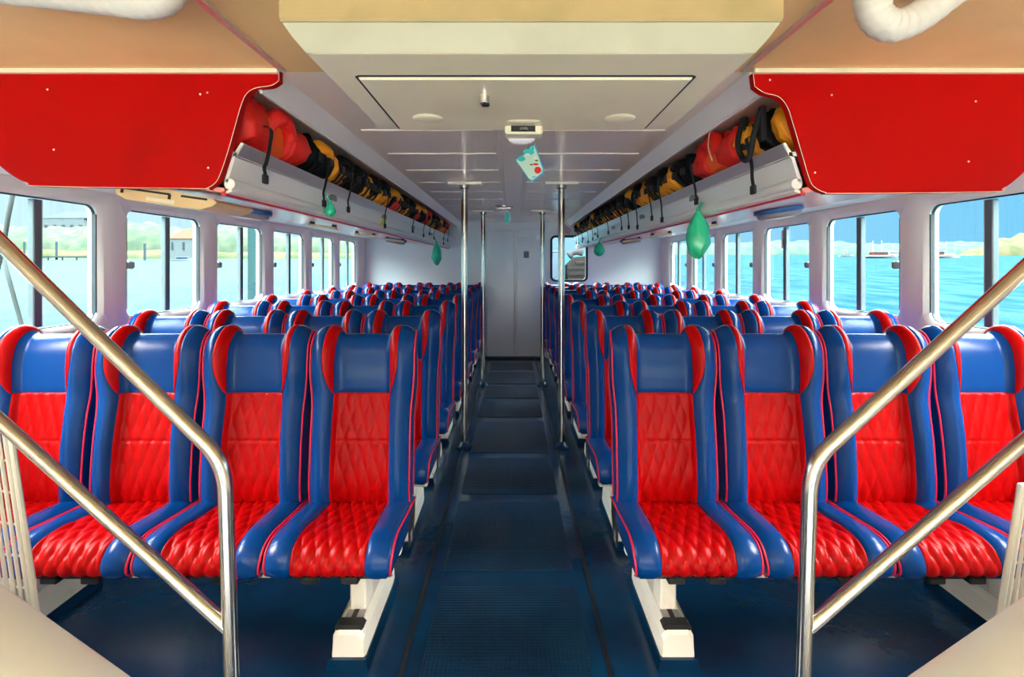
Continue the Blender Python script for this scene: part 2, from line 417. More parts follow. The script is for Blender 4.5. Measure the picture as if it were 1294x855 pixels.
w = mb.build('wall_front', 'bulk', smooth=True, angle=30); tag(w, 'bluish white bulkhead at the far end of the cabin', 'wall', kind='structure')
d = empty('door_1', (0.03, BACK-.001, 0)); tag(d, 'white double door at the end of the aisle', 'door', kind='structure')
MB().box(-.44, -.005, -.03, 0, .0, 1.95, .012).build('leaf', 'bulk', d)
MB().box(.02, .44, -.022, 0, .0, 1.95, .012).build('leaf', 'bulk', d)
MB().box(-.02, .03, -.05, 0, .0, 1.93, .014).build('meeting_strip', 'aluwhite', d)
MB().box(-.02, .17, -.045, -.02, 1.80, 1.835, .006).build('top_closer', 'aluwhite', d)
MB().box(.13, .21, -.026, -.018, 1.53, 1.63, .003).build('notice', 'grey', d)
MB().box(-.46, .46, -.10, 0, .0, .035, .01).build('sill', 'floor', d)
w = empty('window_13', ((bw[0]+bw[1])/2, BACK, bw[2])); tag(w, 'small rounded window with black frame in the far bulkhead', 'window', kind='structure')
hw, hh = (bw[1]-bw[0])/2, bw[3]-bw[2]
o, i = rrect(-hw-.02, hw+.02, -.02, hh+.02, .075), rrect(-hw+.012, hw-.012, .012, hh-.012, .05); n = len(o)
V = [(p[0], -.02, p[1]) for p in o]+[(p[0], -.02, p[1]) for p in i]+[(p[0], .03, p[1]) for p in o]+[(p[0], .03, p[1]) for p in i]
Fc = []
for q in range(n):
    r = (q+1) % n; Fc += [(q, r, n+r, n+q), (n+q, n+r, 3*n+r, 3*n+q), (q, r, 2*n+r, 2*n+q), (2*n+q, 2*n+r, 3*n+r, 3*n+q)]
MB().add(V, Fc).build('frame', 'rubber', w)
MB().box(-hw, hw, .02, .024, 0, hh).build('pane', 'glass', w)

# aisle mats and seams
def fl(py): return F*EYE/(py-HY)
for sgn, nm, x in ((-1, 'left', -.392), (1, 'right', .340)):
    t = MB().box(x-.008, x+.008, .6, BACK-.1, 0, .004).build('trim_%d' % (3 if sgn < 0 else 4), 'groove')
    tag(t, 'dark seam in the deck along the %s edge of the aisle' % nm, 'trim', kind='structure')
rows = [(855+120, 741), (722, 634), (624, 579), (572, 533), (527, 507), (503, 488), (485, 470), (467, 458)]
for i, (p0, p1) in enumerate(rows):
    m = MB().box(-.325, .275, fl(p0), fl(p1), 0, .006, .003).build('floor_mat', 'mat')
    tag(m, 'studded navy rubber mat in the aisle, %s from the entrance' % ORD[i], 'mat', 'rubber mats down the aisle')

# ------------------------------------------------------------------ seats
def curve2(pts, n=160):
    P = [Vector((p[0], p[1], 0)) for p in pts]; s = smoothpath(P, 24)
    L = [0]
    for a, b in zip(s, s[1:]): L.append(L[-1]+(b-a).length)
    tot = L[-1]
    def ev(v):
        x = min(max(v, 0), 1)*tot; lo = 0; hi = len(L)-1
        while hi-lo > 1:
            m = (lo+hi)//2
            if L[m] <= x: lo = m
            else: hi = m
        t = (x-L[lo])/max(1e-9, L[hi]-L[lo]); return s[lo].lerp(s[hi], t)
    return ev, tot

BP, BL = curve2([(0.0,.425),(-.010,.52),(.004,.66),(.022,.78),(.036,.88),(.040,.95),(.044,1.02),(.054,1.078),(.080,1.118),(.115,1.122),(.145,1.095)])
CP, CL = curve2([(.04,.440),(-.08,.446),(-.19,.455),(-.285,.461),(-.345,.448),(-.378,.412),(-.380,.378),(-.355,.357)])
def bn(v):
    t = (BP(v+.01)-BP(v-.01)).normalized(); return Vector((-t.y, t.x))
def cn(v):
    t = (CP(v+.01)-CP(v-.01)).normalized(); return Vector((t.y, -t.x))
VH = next(i/1000 for i in range(1000) if BP(i/1000).y > .888)
VT = next(i/1000 for i in range(1000) if BP(i/1000).y > 1.10)
def bw_(v): return .121 - .004*ss(.2, .6, v) - .008*ss(VH+.1, 1, v)
def bW(v): return .203 + .006*ss(.25, .55, v)*(1-ss(.5, VH, v))*0 + .013*ss(VH-.12, VH+.14, v) - .02*ss(VT, 1, v)
def bc(v): return 0.042*math.sin(PI/2*min(1, max(0, (v-VH)/(.55*(1-VH)))))**.8 if v > VH else 0
def bA(v): return .046 + .012*ss(.1, .4, v) - .006*ss(.45, .62, v) + .018*ss(VH-.06, VH+.15, v) - .040*ss(VT-.06, 1, v)
def bpos(x, v, extra=0):
    w, W = bw_(v), bW(v); p = BP(v); n = bn(v); t = max(0, (abs(x)-w+.012)/(W-w+.012))
    b = bA(v)*math.sin(PI*.86*min(1, t)**.72) if t > 0 else 0
    q = Vector((p.x, p.y)) + n*(b+extra)
    return Vector((x, q.x, q.y))
def cw(v): return .118+.010*ss(.2, .8, v)
def cW(v): return .216 - .006*ss(.8, 1, v)
def cpos(x, v, extra=0):
    w, W = cw(v), cW(v); p = CP(v); n = cn(v); t = max(0, (abs(x)-w+.012)/(W-w+.012))
    b = (.022-.012*ss(.75, 1, v))*math.sin(PI*.88*min(1, t)**.72) if t > 0 else 0
    q = Vector((p.x, p.y)) + n*(b+extra)
    return Vector((x, q.x, q.y))
def quilt(x, s, dw, dh, off=0):
    a = PI*(x/dw + (s-off)/dh); b = PI*(x/dw - (s-off)/dh)
    return (abs(math.sin(a))*abs(math.sin(b)))**.45
def strip(pos, fa, fb, v0, v1, nu, nv, extra=None, sink=.004, rowsink=(True, True)):
    def P(i, j):
        v = v0+(v1-v0)*j/nv; xa, xb = fa(v), fb(v); x = xa+(xb-xa)*i/nu
        e = extra(x, v) if extra else .003*math.sin(PI*i/nu)
        if i in (0, nu): e = -sink
        if (j == 0 and rowsink[0]) or (j == nv and rowsink[1]): e = -sink
        return pos(x, v, e)
    return MB().grid(P, nu, nv)

def make_seat():
    r = empty('passenger_seat')
    # backrest shell: bolsters, sides and rear in one blue skin
    mb = MB()
    for sg in (-1, 1):
        g = strip(bpos, lambda v: sg*(bw_(v)+bc(v)), lambda v: sg*bW(v), 0, 1, 12, 44, rowsink=(False, False)); mb.add(g.v, g.f)
    NB = 44
    def back(v):    # rear profile
        z = .425+(1.095-.425)*v; return Vector((.105+.04*v+.012*math.sin(PI*v), z))
    for sg in (-1, 1):
        def P(i, j):
            v = j/NB; a = bpos(sg*bW(v), v, -.004); b = back(v); b = Vector((sg*(bW(v)-.012), b.x, b.y)); t = i/6
            q = a.lerp(b, t); q.x += sg*.008*math.sin(PI*t); return q
        mb.grid(P, 6, NB)
    def P(i, j):
        v = j/NB; b = back(v); x = (-1+2*i/10)*(bW(v)-.012); return Vector((x, b.x+.012*(1-(-1+i/5)**2), b.y))
    mb.grid(P, 10, NB)
    mb.build('backrest', 'blue', r, True, angle=50, weld=True)
    strip(bpos, lambda v: -bw_(v), lambda v: bw_(v), 0.02, VH, 50, 84,
          lambda x, v: .0065*quilt(x, v*BL, .050, .15, .06)*min(1, (bw_(v)-abs(x))/.012+.3)-.003 - .004*math.exp(-((v-.345)/.006)**2)).build('back_panel', 'red', r, True)
    strip(bpos, lambda v: -bw_(v), lambda v: bw_(v), VH, 1, 20, 26, lambda x, v: .005*(1-(x/bw_(v))**4)*ss(VH-.02, VH+.08, v)).build('headrest', 'blue', r, True)
    for sg in (-1, 1):
        strip(bpos, lambda v: sg*bw_(v), lambda v: sg*(bw_(v)+bc(v)), VH+.002, 1, 8, 26, sink=.003, rowsink=(False, False)).build('headrest_wing', 'red', r, True)
        MB().tube([bpos(sg*bW(v), v, -.002)+Vector((sg*.002, 0, 0)) for v in [i/50 for i in range(51)]], .0042, 8).build('piping', 'pipe', r, True)
        MB().tube([Vector((sg*(bW(v)-.008), back(v).x+.002, back(v).y)) for v in [i/24 for i in range(25)]], .004, 6).build('piping', 'pipe', r, True)
    # cushion
    mb = MB()
    for sg in (-1, 1):
        g = strip(cpos, lambda v: sg*cw(v), lambda v: sg*cW(v), 0, 1, 12, 34, rowsink=(False, False)); mb.add(g.v, g.f)
        def P(i, j):
            v = j/34; a = cpos(sg*cW(v), v, -.004); b = Vector((sg*(cW(v)-.01), max(a.y, -.355)*.98, .345)); t = i/5
            q = a.lerp(b, t); q.x += sg*.006*math.sin(PI*t); return q
        mb.grid(P, 5, 34)
    g = strip(cpos, lambda v: -cw(v), lambda v: cw(v), 0, 1, 10, 34, lambda x, v: -.010, rowsink=(False, False)); mb.add(g.v, g.f)
    mb.build('cushion', 'blue', r, True, angle=50, weld=True)
    strip(cpos, lambda v: -cw(v), lambda v: cw(v), 0, 1, 50, 76,
          lambda x, v: .012*quilt(x, v*CL, .0495, .125, .03)*min(1, (cw(v)-abs(x))/.012+.3)-.003, rowsink=(False, True)).build('cushion_panel', 'red', r, True)
    for sg in (-1, 1):
        MB().tube([cpos(sg*cW(v), v, -.003)+Vector((sg*.002, 0, 0)) for v in [i/40 for i in range(41)]], .0042, 8).build('piping', 'pipe', r, True)
    mb = MB().box(-.20, .20, -.35, .03, .335, .372, .01)
    for x in (-.07, .07): mb.box(x-.03, x+.03, -.365, -.30, .328, .352, .005)
    mb.build('seat_pan', 'pan', r)
    for sg in (-1, 1):
        b = MB().prism([(-.085,.30),(-.02,.30),(.02,.40),(.02,.45),(-.04,.45),(-.085,.36)], 'x', sg*.214, sg*.221).build('hinge_bracket', 'black', r)
        MB().box(*sorted((sg*.2212, sg*.2222)), -.072, -.045, .315, .355, .0).build('slot', 'grey', b)
    return r

SEAT = make_seat(); SEAT_T = tree_of(SEAT)

def make_frame(nm):
    """under-frame of one bank of four seats; local x runs from the aisle end (0) to the wall end"""
    r = empty('bench_frame')
    mb = MB()
    mb.box(.03, 1.72, -.13, -.09, .292, .334, .005); mb.box(.03, 1.72, -.27, -.23, .292, .334, .005)
    mb.build('beam', 'whitemetal', r)
    for x in (.175, 1.50):
        MB().box(x-.03, x+.03, -.20, -.10, .13, .295, .006).build('post', 'whitemetal', r)
        p = MB().prism([(x-.075, 0), (x+.075, 0), (x+.066, .040), (x-.066, .040)], 'y', -.325, .16).build('plinth', 'floor', r)
        def sec(y, zt, w): return [(x-w, y, .038), (x-w+.004, y, zt-.022), (x-w+.022, y, zt), (x+w-.022, y, zt), (x+w-.004, y, zt-.022), (x+w, y, .038)]
        secs = [sec(-.312, .118, .056), sec(-.300, .132, .061), sec(.10, .142, .061), sec(.145, .128, .058)]
        V = [q for s_ in secs for q in s_]; Fc = [tuple(range(6)), tuple(range(23, 17, -1))]
        for k in range(3):
            for i in range(6): Fc.append((k*6+i, k*6+(i+1)%6, (k+1)*6+(i+1)%6, (k+1)*6+i))
        ft = MB().add(V, Fc).build('foot', 'whitemetal', r, True, angle=25)
        MB().prism([(x-.045,.128),(x+.045,.128),(x+.052,.136),(x+.040,.147),(x-.040,.147),(x-.052,.136)], 'y', -.302, -.262).build('foot_cap', 'black', ft)
        MB().box(x-.009, x+.009, -.262, -.205, .13, .138).build('slot', 'black', ft)
        MB().box(x-.034, x+.034, -.262, -.205, .128, .1365).build('slot_plate', 'grey', ft)
    return r
FR = make_frame(''); FR_T = tree_of(FR)
ROWW = ['front row', 'second row', 'third row', 'fourth row', 'fifth row', 'sixth row', 'seventh row', 'last row']
COLW = ['beside the aisle', 'second from the aisle', 'third from the aisle', 'beside the wall']
first = firstf = True
for k in range(8):
    y = 2.10+.75*k
    for sgn, nm in ((-1, 'left'), (1, 'right')):
        o = FR if firstf else copy_tree(FR_T); firstf = False
        o.location = (sgn*.41, y, 0); o.rotation_euler = (0, 0, 0); o.scale = (sgn, 1, 1)
        tag(o, 'white steel frame and feet under %s bank of seats, %s' % (nm, ROWW[k]), 'seat frame', 'frames under the seat banks')
        for j in range(4):
            s = SEAT if first else copy_tree(SEAT_T); first = False
            s.location = (sgn*(.41+.223+.449*j), y, 0)
            tag(s, 'quilted red and blue seat, %s of the %s bank, %s' % (ROWW[k], nm, COLW[j]), 'seat', 'passenger seats in rows')

# ------------------------------------------------------------------ grab poles
def make_pole():
    r = empty('grab_pole')
    MB().tube([(0,0,.03), (0,0,CEIL-.03)], .0255, 20).build('pole', 'chrome', r, True, angle=40)
    MB().lathe([(.062,0),(.062,.010),(.045,.022),(.034,.045),(.028,.05)]).build('base_flange', 'floor', r, True, angle=40)
    MB().box(-.13, .13, -.045, .045, CEIL-.036, CEIL-.010, .006).build('ceiling_plate', 'ceil', r)
    MB().lathe([(.028,CEIL-.065),(.040,CEIL-.06),(.042,CEIL-.034)]).build('collar', 'chrome', r, True, angle=40)
    return r
PT = None
for px, d, lab in ((587, 3.95, 'near left of aisle'), (709.5, 3.95, 'near right of aisle'), (610.5, 5.98, 'far left of aisle'), (685.5, 5.98, 'far right of aisle')):
    if PT is None: o = make_pole(); PT = tree_of(o)
    else: o = copy_tree(PT)
    p = at(px, 500, d); o.location = (p.x, d, 0)
    tag(o, 'polished steel floor to ceiling grab pole, ' + lab, 'pole', 'grab poles along the aisle')

# ------------------------------------------------------------------ overhead racks
def E(z): return EYE+z
RACK0, RACK1 = 1.70, BACK-.005
SHELF = E(.385)
PANEL = {
 -1: [(355,88),(355,104),(345,110),(326,113),(314,121),(306,140),(292,190),(281,222),(274,233),(263,239),(250,239),(60,236),(40,232),(22,223),(4,209),(-22,185),(-52,150),(-85,112),(-95,90)],
 1: [(949,94),(951,111),(963,119),(981,124),(992,137),(999,158),(1010,195),(1020,228),(1027,238),(1040,244),(1060,245),(1245,243),(1262,239),(1280,226),(1298,208),(1325,180),(1352,148),(1385,112),(1395,92)]}
SCREWS = {-1: [(60,113),(68,189),(253,119),(262,117),(263,212)], 1: [(1051,120),(1233,128),(1030,218),(1224,204),(973,101)]}
for sgn, nm in ((-1, 'left'), (1, 'right')):
    r = empty('luggage_rack', (0, 0, 0)); X = lambda a: sgn*a
    tag(r, 'overhead luggage rack with red end panel above %s seats' % nm, 'luggage rack', 'overhead racks')
    def poly(pts): return [(X(a), E(z)) for a, z in pts]
    MB().prism(poly([(.945,.37),(WX-.002,.40),(WX-.002,.415),(.945,.385)]), 'y', RACK0+.03, RACK1).build('shelf', 'aluwhite', r)
    MB().prism(poly([(.925,.415),(.933,.418),(.962,.372),(.990,.285),(.978,.282),(.952,.368)]), 'y', RACK0+.03, RACK1).build('fascia', 'aluwhite', r)
    MB().prism(poly([(.9225,.412),(.9245,.412),(.951,.368),(.949,.366)]), 'y', RACK0+.03, RACK1).build('ribbed_strip', 'grey' if False else 'alu', r)
    MB().tube([(X(.972), RACK0+.03, E(.276)), (X(.972), RACK1, E(.276))], .019, 14).build('hand_rail', 'aluwhite', r, True, angle=40)
    MB().prism(poly([(.968,.262),(.985,.25),(.985,.243),(.962,.25)]), 'y', RACK0+.03, RACK1).build('lower_moulding', 'aluwhite', r)
    MB().prism(poly([(.984,.250),(1.000,.250),(1.000,.236),(.984,.236)]), 'y', RACK0+.03, RACK1).build('edge_trim', 'redtrim', r)
    MB().prism(poly([(.99,.245),(WX-.002,.425),(WX-.002,.438),(.99,.262)]), 'y', RACK0+.03, RACK1).build('underside', 'salmon', r)
    MB().prism(poly([(.80,.656),(.815,.656),(.875,.600),(.868,.592),(.86,.594)]), 'y', RACK0+.02, RACK1).build('top_rail', 'aluwhite', r)
    MB().prism(poly([(.86,.594),(.868,.592),(.868,.586),(.858,.587)]), 'y', RACK0+.03, RACK1).build('rail_edge', 'aluwhite', r)
    raw = PANEL[sgn]
    mid_ = [(q.x, q.y) for q in smoothpath([(x, y, 0) for x, y in raw[1:-1]], 5)]
    pl = [(at(x, y, 1.715).x, at(x, y, 1.715).z) for x, y in raw[:1]+mid_+raw[-1:]]
    ep = MB().prism(pl, 'y', 1.70, 1.73).build('end_panel', 'redpanel', r)
    for k, (x, y) in enumerate(SCREWS[sgn]):
        p = at(x, y, 1.70)
        b = MB().blob((p.x, 1.70, p.z), (.0035, .003, .0035), 8, 6).build('screw', 'whiteplastic', ep)
    mb = MB()
    ei = MB().tube([(p[0], 1.7, p[1]) for p in pl[:58]], .0011, 6).build('edge_bead', 'cream', ep)
    MB().prism([(min(p[0] for p in pl), CEIL-.014), (max(p[0] for p in pl), CEIL-.014), (max(p[0] for p in pl), CEIL), (min(p[0] for p in pl), CEIL)], 'y', 1.685, 1.70).build('top_bead', 'cream', ep)
    # reading lights along the fascia
    for y in (2.66, 3.73, 4.80, 5.87, 6.9):
        ce = Vector((X(.962), y, E(.340)))
        n = Vector((X(-.962), 0, -.30)).normalized(); up = Vector((X(-.28), 0, .95)).normalized(); fw = Vector((0, 1, 0))
        V = [ce]+[ce+fw*.055*math.cos(PI*k/14)+up*.032*math.sin(PI*k/14) for k in range(15)]
        V2 = [p+n*.014 for p in V]; m = len(V)
        MB().add(V+V2, [tuple(range(m)), tuple(range(2*m-1, m-1, -1))]+[(i, (i+1)%m, m+(i+1)%m, m+i) for i in range(m)]).build('reading_light', 'grey', r)

def under(a): return E(.245+(a-.99)*(.18/1.28))
for sgn, nm in ((-1, 'left'), (1, 'right')):
    for d, wh in ((2.84, 'near'), (5.85, 'far')):
        a = 1.49 if d < 4 else 1.36
        r = empty('round_lamp', (sgn*a, d, under(a)))
        r.rotation_euler.y = -sgn*math.atan(.18/1.28)
        tag(r, 'round blue-rimmed lamp under the %s luggage rack, %s one' % (nm, wh), 'lamp', 'round lamps under the racks')
        MB().lathe([(.12,-.001),(.127,-.004),(.127,-.022),(.118,-.028)], (0,0,0)).build('ring', 'lampblue', r, True, angle=40)
        MB().lathe([(.112,-.020),(.112,-.044),(.095,-.054),(.03,-.056)], (0,0,0)).build('housing', 'grey', r, True, angle=40)
        MB().lathe([(.085,-.053),(.07,-.060),(.01,-.062)], (0,0,0)).build('lens', 'whiteplastic', r, True)
    for d, wh in ((3.62, 'nearest'), (4.65, 'middle'), (5.35, 'farthest')):
        a = 1.36 if d < 5 else 1.25
        r = empty('strip_light', (sgn*a, d, under(a)))
        r.rotation_euler.y = -sgn*math.atan(.18/1.28)
        tag(r, 'thin beige strip light under the %s luggage rack, %s one' % (nm, wh), 'strip light', 'strip lights under the racks')
        MB().box(-.10, .10, -.02, .02, -.035, -.018, .004).build('bar', 'beige', r)
        for x in (-.08, .08): MB().box(x-.012, x+.012, -.016, .016, -.02, -.001).build('bracket', 'black', r)
# beige vent under the left end panel
r = empty('air_vent', (-1.21, 1.80, under(1.21)-.036)); r.rotation_euler.y = math.atan(.18/1.28)
tag(r, 'beige slotted air vent below the red panel on the left', 'air vent')
MB().prism([(-.185,.035),(-.165,-.018),(-.13,-.032),(.13,-.032),(.17,-.015),(.185,.0),(.17,.01)], 'y', -.05, .20).build('housing', 'beige', r)
for x0, x1 in ((-.145, .02), (.06, .15)): MB().box(x0, x1, -.053, -.048, .002, .009).build('slot', 'black', r)
for x in (-.145, .02): MB().box(x-.004, x+.004, -.054, -.048, -.012, .006).build('slot', 'black', r)
MB().box(-.06, .04, -.053, -.048, -.026, -.012, .002).build('label_plate', 'cream', r)

# ------------------------------------------------------------------ ceiling hatch box
r = empty('ceiling_box', (.035, 1.29, CEIL))
tag(r, 'cream fibreglass box with a hatch hanging from ceiling at top centre', 'ceiling box')
zb = E(.42)-CEIL; yf, yb = 1.005-1.29, 1.572-1.29
def ring(y, top):
    h, k = .415, .455
    return [(-k, y, 0), (-k, y, zb+.13), (-k+.004, y, zb+.06), (-h, y, zb), (h, y, zb), (k-.004, y, zb+.06), (k, y, zb+.13), (k, y, 0)]
# lower shell: side chamfers, underside and rounded far corners
def brow(y, zadd, inset):
    h, k = .446-inset, .487-inset
    return [(-k, y, 0), (-k, y, zb+.075+zadd), (-k+.006, y, zb+.046+zadd), (-h, y, zb+zadd), (-h+.02, y, zb+zadd-.001), (h-.02, y, zb+zadd-.001), (h, y, zb+zadd), (k-.006, y, zb+.046+zadd), (k, y, zb+.075+zadd), (k, y, 0)]
secs = [brow(yf, 0, 0), brow(yf+.06, 0, 0), brow(yb-.07, 0, 0), brow(yb-.03, .0, .012), brow(yb-.008, .004, .035), brow(yb, .018, .06)]
V = [p for s_ in secs for p in s_]; n = 10
Fc = [tuple(range(n)), tuple(range(len(V)-1, len(V)-1-n, -1))]
for k in range(len(secs)-1):
    for i in range(n-1): Fc.append((k*n+i, k*n+i+1, (k+1)*n+i+1, (k+1)*n+i))
shell = MB().add(V, Fc).build('shell', 'cream', r, True, angle=30)
def plate(rows_, yb_, nm, m):
    V = []
    for hw_, y_, z_ in rows_: V += [(-hw_, y_, z_), (hw_, y_, z_), (hw_, yb_, z_), (-hw_, yb_, z_)]
    n_ = len(rows_); Fc = [(0,1,2,3), (4*n_-4, 4*n_-3, 4*n_-2, 4*n_-1)]+[(k*4+q, k*4+(q+1)%4, k*4+4+(q+1)%4, k*4+4+q) for k in range(n_-1) for q in range(4)]
    return MB().add(V, Fc).build(nm, m, r)
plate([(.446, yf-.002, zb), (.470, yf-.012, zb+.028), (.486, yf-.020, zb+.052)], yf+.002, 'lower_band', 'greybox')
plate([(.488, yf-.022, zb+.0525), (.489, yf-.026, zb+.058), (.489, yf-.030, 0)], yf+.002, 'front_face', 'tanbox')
hz = zb-.003
y0, y1 = 1.122-1.29, 1.548-1.29
x0, x1 = -.380, .365
h = MB().box(x0, x1, y0, y1, hz-.006, hz+.003, .004).build('hatch', 'cream', r)
g = MB()
g.box(x0-.006, x0, y0, y1, hz-.001, hz+.004); g.box(x1, x1+.006, y0, y1, hz-.001, hz+.004); g.box(x0, x1, y1, y1+.005, hz-.001, hz+.004); g.box(x0, x1, y0-.004, y0, hz-.001, hz+.004)
g.build('hatch_gap', 'groove', r)
for sx in (-1, 1):
    cx = -.005+sx*.27
    MB().blob((cx, 1.42-1.29, hz-.004), (.045, .045, .010), 16, 8).build('moulded_rib', 'cream', h, True)
MB().blob((-.005, 1.45-1.29, hz-.004), (.05, .02, .008), 16, 8).build('moulded_rib', 'cream', h, True)
lk = MB().lathe([(.010,-.022),(.012,-.02),(.012,0)], (-.105, 1.235-1.29, hz-.004), 14).build('latch', 'chrome', h, True, angle=30)
MB().box(-.113, -.093, 1.230-1.29, 1.250-1.29, hz-.028, hz-.020, .003).build('latch_knob', 'black', lk)
# speaker-like cream module at the rear edge of the box
p = at(662, 162, 1.50)
r = empty('ceiling_socket', (p.x, 1.53, p.z))
tag(r, 'small cream socket with dark slot under the hatch box rear edge', 'socket')
MB().box(-.056, .056, -.03, .03, -.016, .0135, .005).build('housing', 'cream', r)
MB().box(-.038, .034, -.034, -.028, -.010, .010).build('slot', 'black', r)
MB().box(-.012, .012, -.037, -.030, -.008, .002, .002).build('contact', 'chrome', r)
r = empty('dome_light', (at(659, 172, 2.5).x, 2.50, CEIL-.0))
tag(r, 'round white dome light on the ceiling behind the hatch box', 'ceiling light', 'round ceiling lights')
MB().lathe([(.080,0),(.080,-.018),(.070,-.030)]).build('rim', 'chrome', r, True, angle=40)
MB().lathe([(.070,-.026),(.062,-.042),(.040,-.052),(.010,-.055)]).build('lens', 'lens', r, True)
r = empty('dome_light', (-.10, 5.6, CEIL-.0))
tag(r, 'small flat round ceiling light near the far grab poles', 'ceiling light', 'round ceiling lights')
MB().lathe([(.11,-.01),(.11,-.022),(.09,-.03)]).build('rim', 'chrome', r, True, angle=40)
MB().lathe([(.088,-.028),(.05,-.038),(.01,-.04)]).build('lens', 'lens', r, True)
b = MB().blob((at(600, 269, BACK).x, BACK-.02, at(600, 269, BACK).z), (.035, .035, .035), 14, 10).build('camera_dome', 'black', smooth=True)
tag(b, 'small black camera dome high on the far bulkhead', 'camera')

# ------------------------------------------------------------------ hanging cards
def card(name, corners, d, mats, label, detail=True, tilt=.0):
    """corners in pixels, clockwise from the top; a real card hung by a string at that depth"""
    pts = [at(x, y, d) for x, y in corners]; ctr = sum(pts, Vector())/len(pts)
    r = empty(name, ctr); tag(r, label, 'card', 'printed cards hanging from the ceiling')
    P = [p-ctr for p in pts]
    rim, face = mats
    MB().prism([(p.x, p.z) for p in P], 'y', 0, .0015).build('card', rim, r)
    MB().prism([(p.x*.9, p.z*.9) for p in P], 'y', -.0008, .0).build('print', face, r)
    top = max(P, key=lambda p: p.z)
    MB().tube([(top.x, .001, top.z-.004), (top.x-.003, .001, CEIL-ctr.z-.005)], .0012, 5).build('string', 'string', r)
    if detail:
        sc = F/d
        def q(x, y): p = at(x, y, d)-ctr; return p.x, p.z
        def disc(nm, x, y, rx, ry, m, dep):
            c = q(x, y); MB().prism([(c[0]+rx/sc*math.cos(2*PI*k/18)*(1+.1*math.sin(3*k)), c[1]+ry/sc*math.sin(2*PI*k/18)) for k in range(18)], 'y', dep, dep+.0004).build(nm, m, r)
        disc('print_blot', 659, 200.5, 4.8, 3.4, 'cardblot', -.0012); disc('print_blot', 668, 192, 7, 4, 'cardblot', -.0012); disc('print_blot', 672, 187.5, 3, 3, 'cardblot', -.0014)
        disc('print_ball', 679.5, 215, 4.4, 4.4, 'cardred', -.0012)
        disc('print_mark', 677, 207.5, 3.6, 1.4, 'cardred', -.0014); disc('print_mark', 678, 202.8, 2.2, 1.0, 'cardbrown', -.0012)
        disc('print_mark', 676, 199.5, 1.6, 1.4, 'paper', -.0012); disc('print_mark', 671.5, 208, 1.8, 1.0, 'cardbrown', -.0012)
        disc('print_mark', 667, 195, 3.2, 1.2, 'paper', -.0018); disc('print_mark', 674.5, 223.5, 2.6, .8, 'cardblot', -.0012)
    return r
card('hanging_card', [(676,181),(688,215),(686,220),(673,230),(668,227),(651,203),(651,201),(660,196),(666,190)], 2.42, ('cardteal', 'cardpale'), 'turquoise and pale green card hanging below the dome light')
card('hanging_card', [(641,266),(645,270),(645,279),(642,284),(637,281),(638,271)], 4.6, ('paper', 'cardblot'), 'small blue and white card hanging far down the aisle', False)
card('hanging_card', [(714,283),(722,291),(719,297),(712,293)], 6.9, ('cardpink', 'cardpink'), 'small pink card hanging beside the far bulkhead window', False)

# ------------------------------------------------------------------ life jackets
def lean(v):
    """the stowed vests sag forward over the rack lip"""
    return [(a, b-(.062*ss(.030, .075, c)-.03*ss(.12, .2, c) if b < -.04 else 0), c) for a, b, c in v]

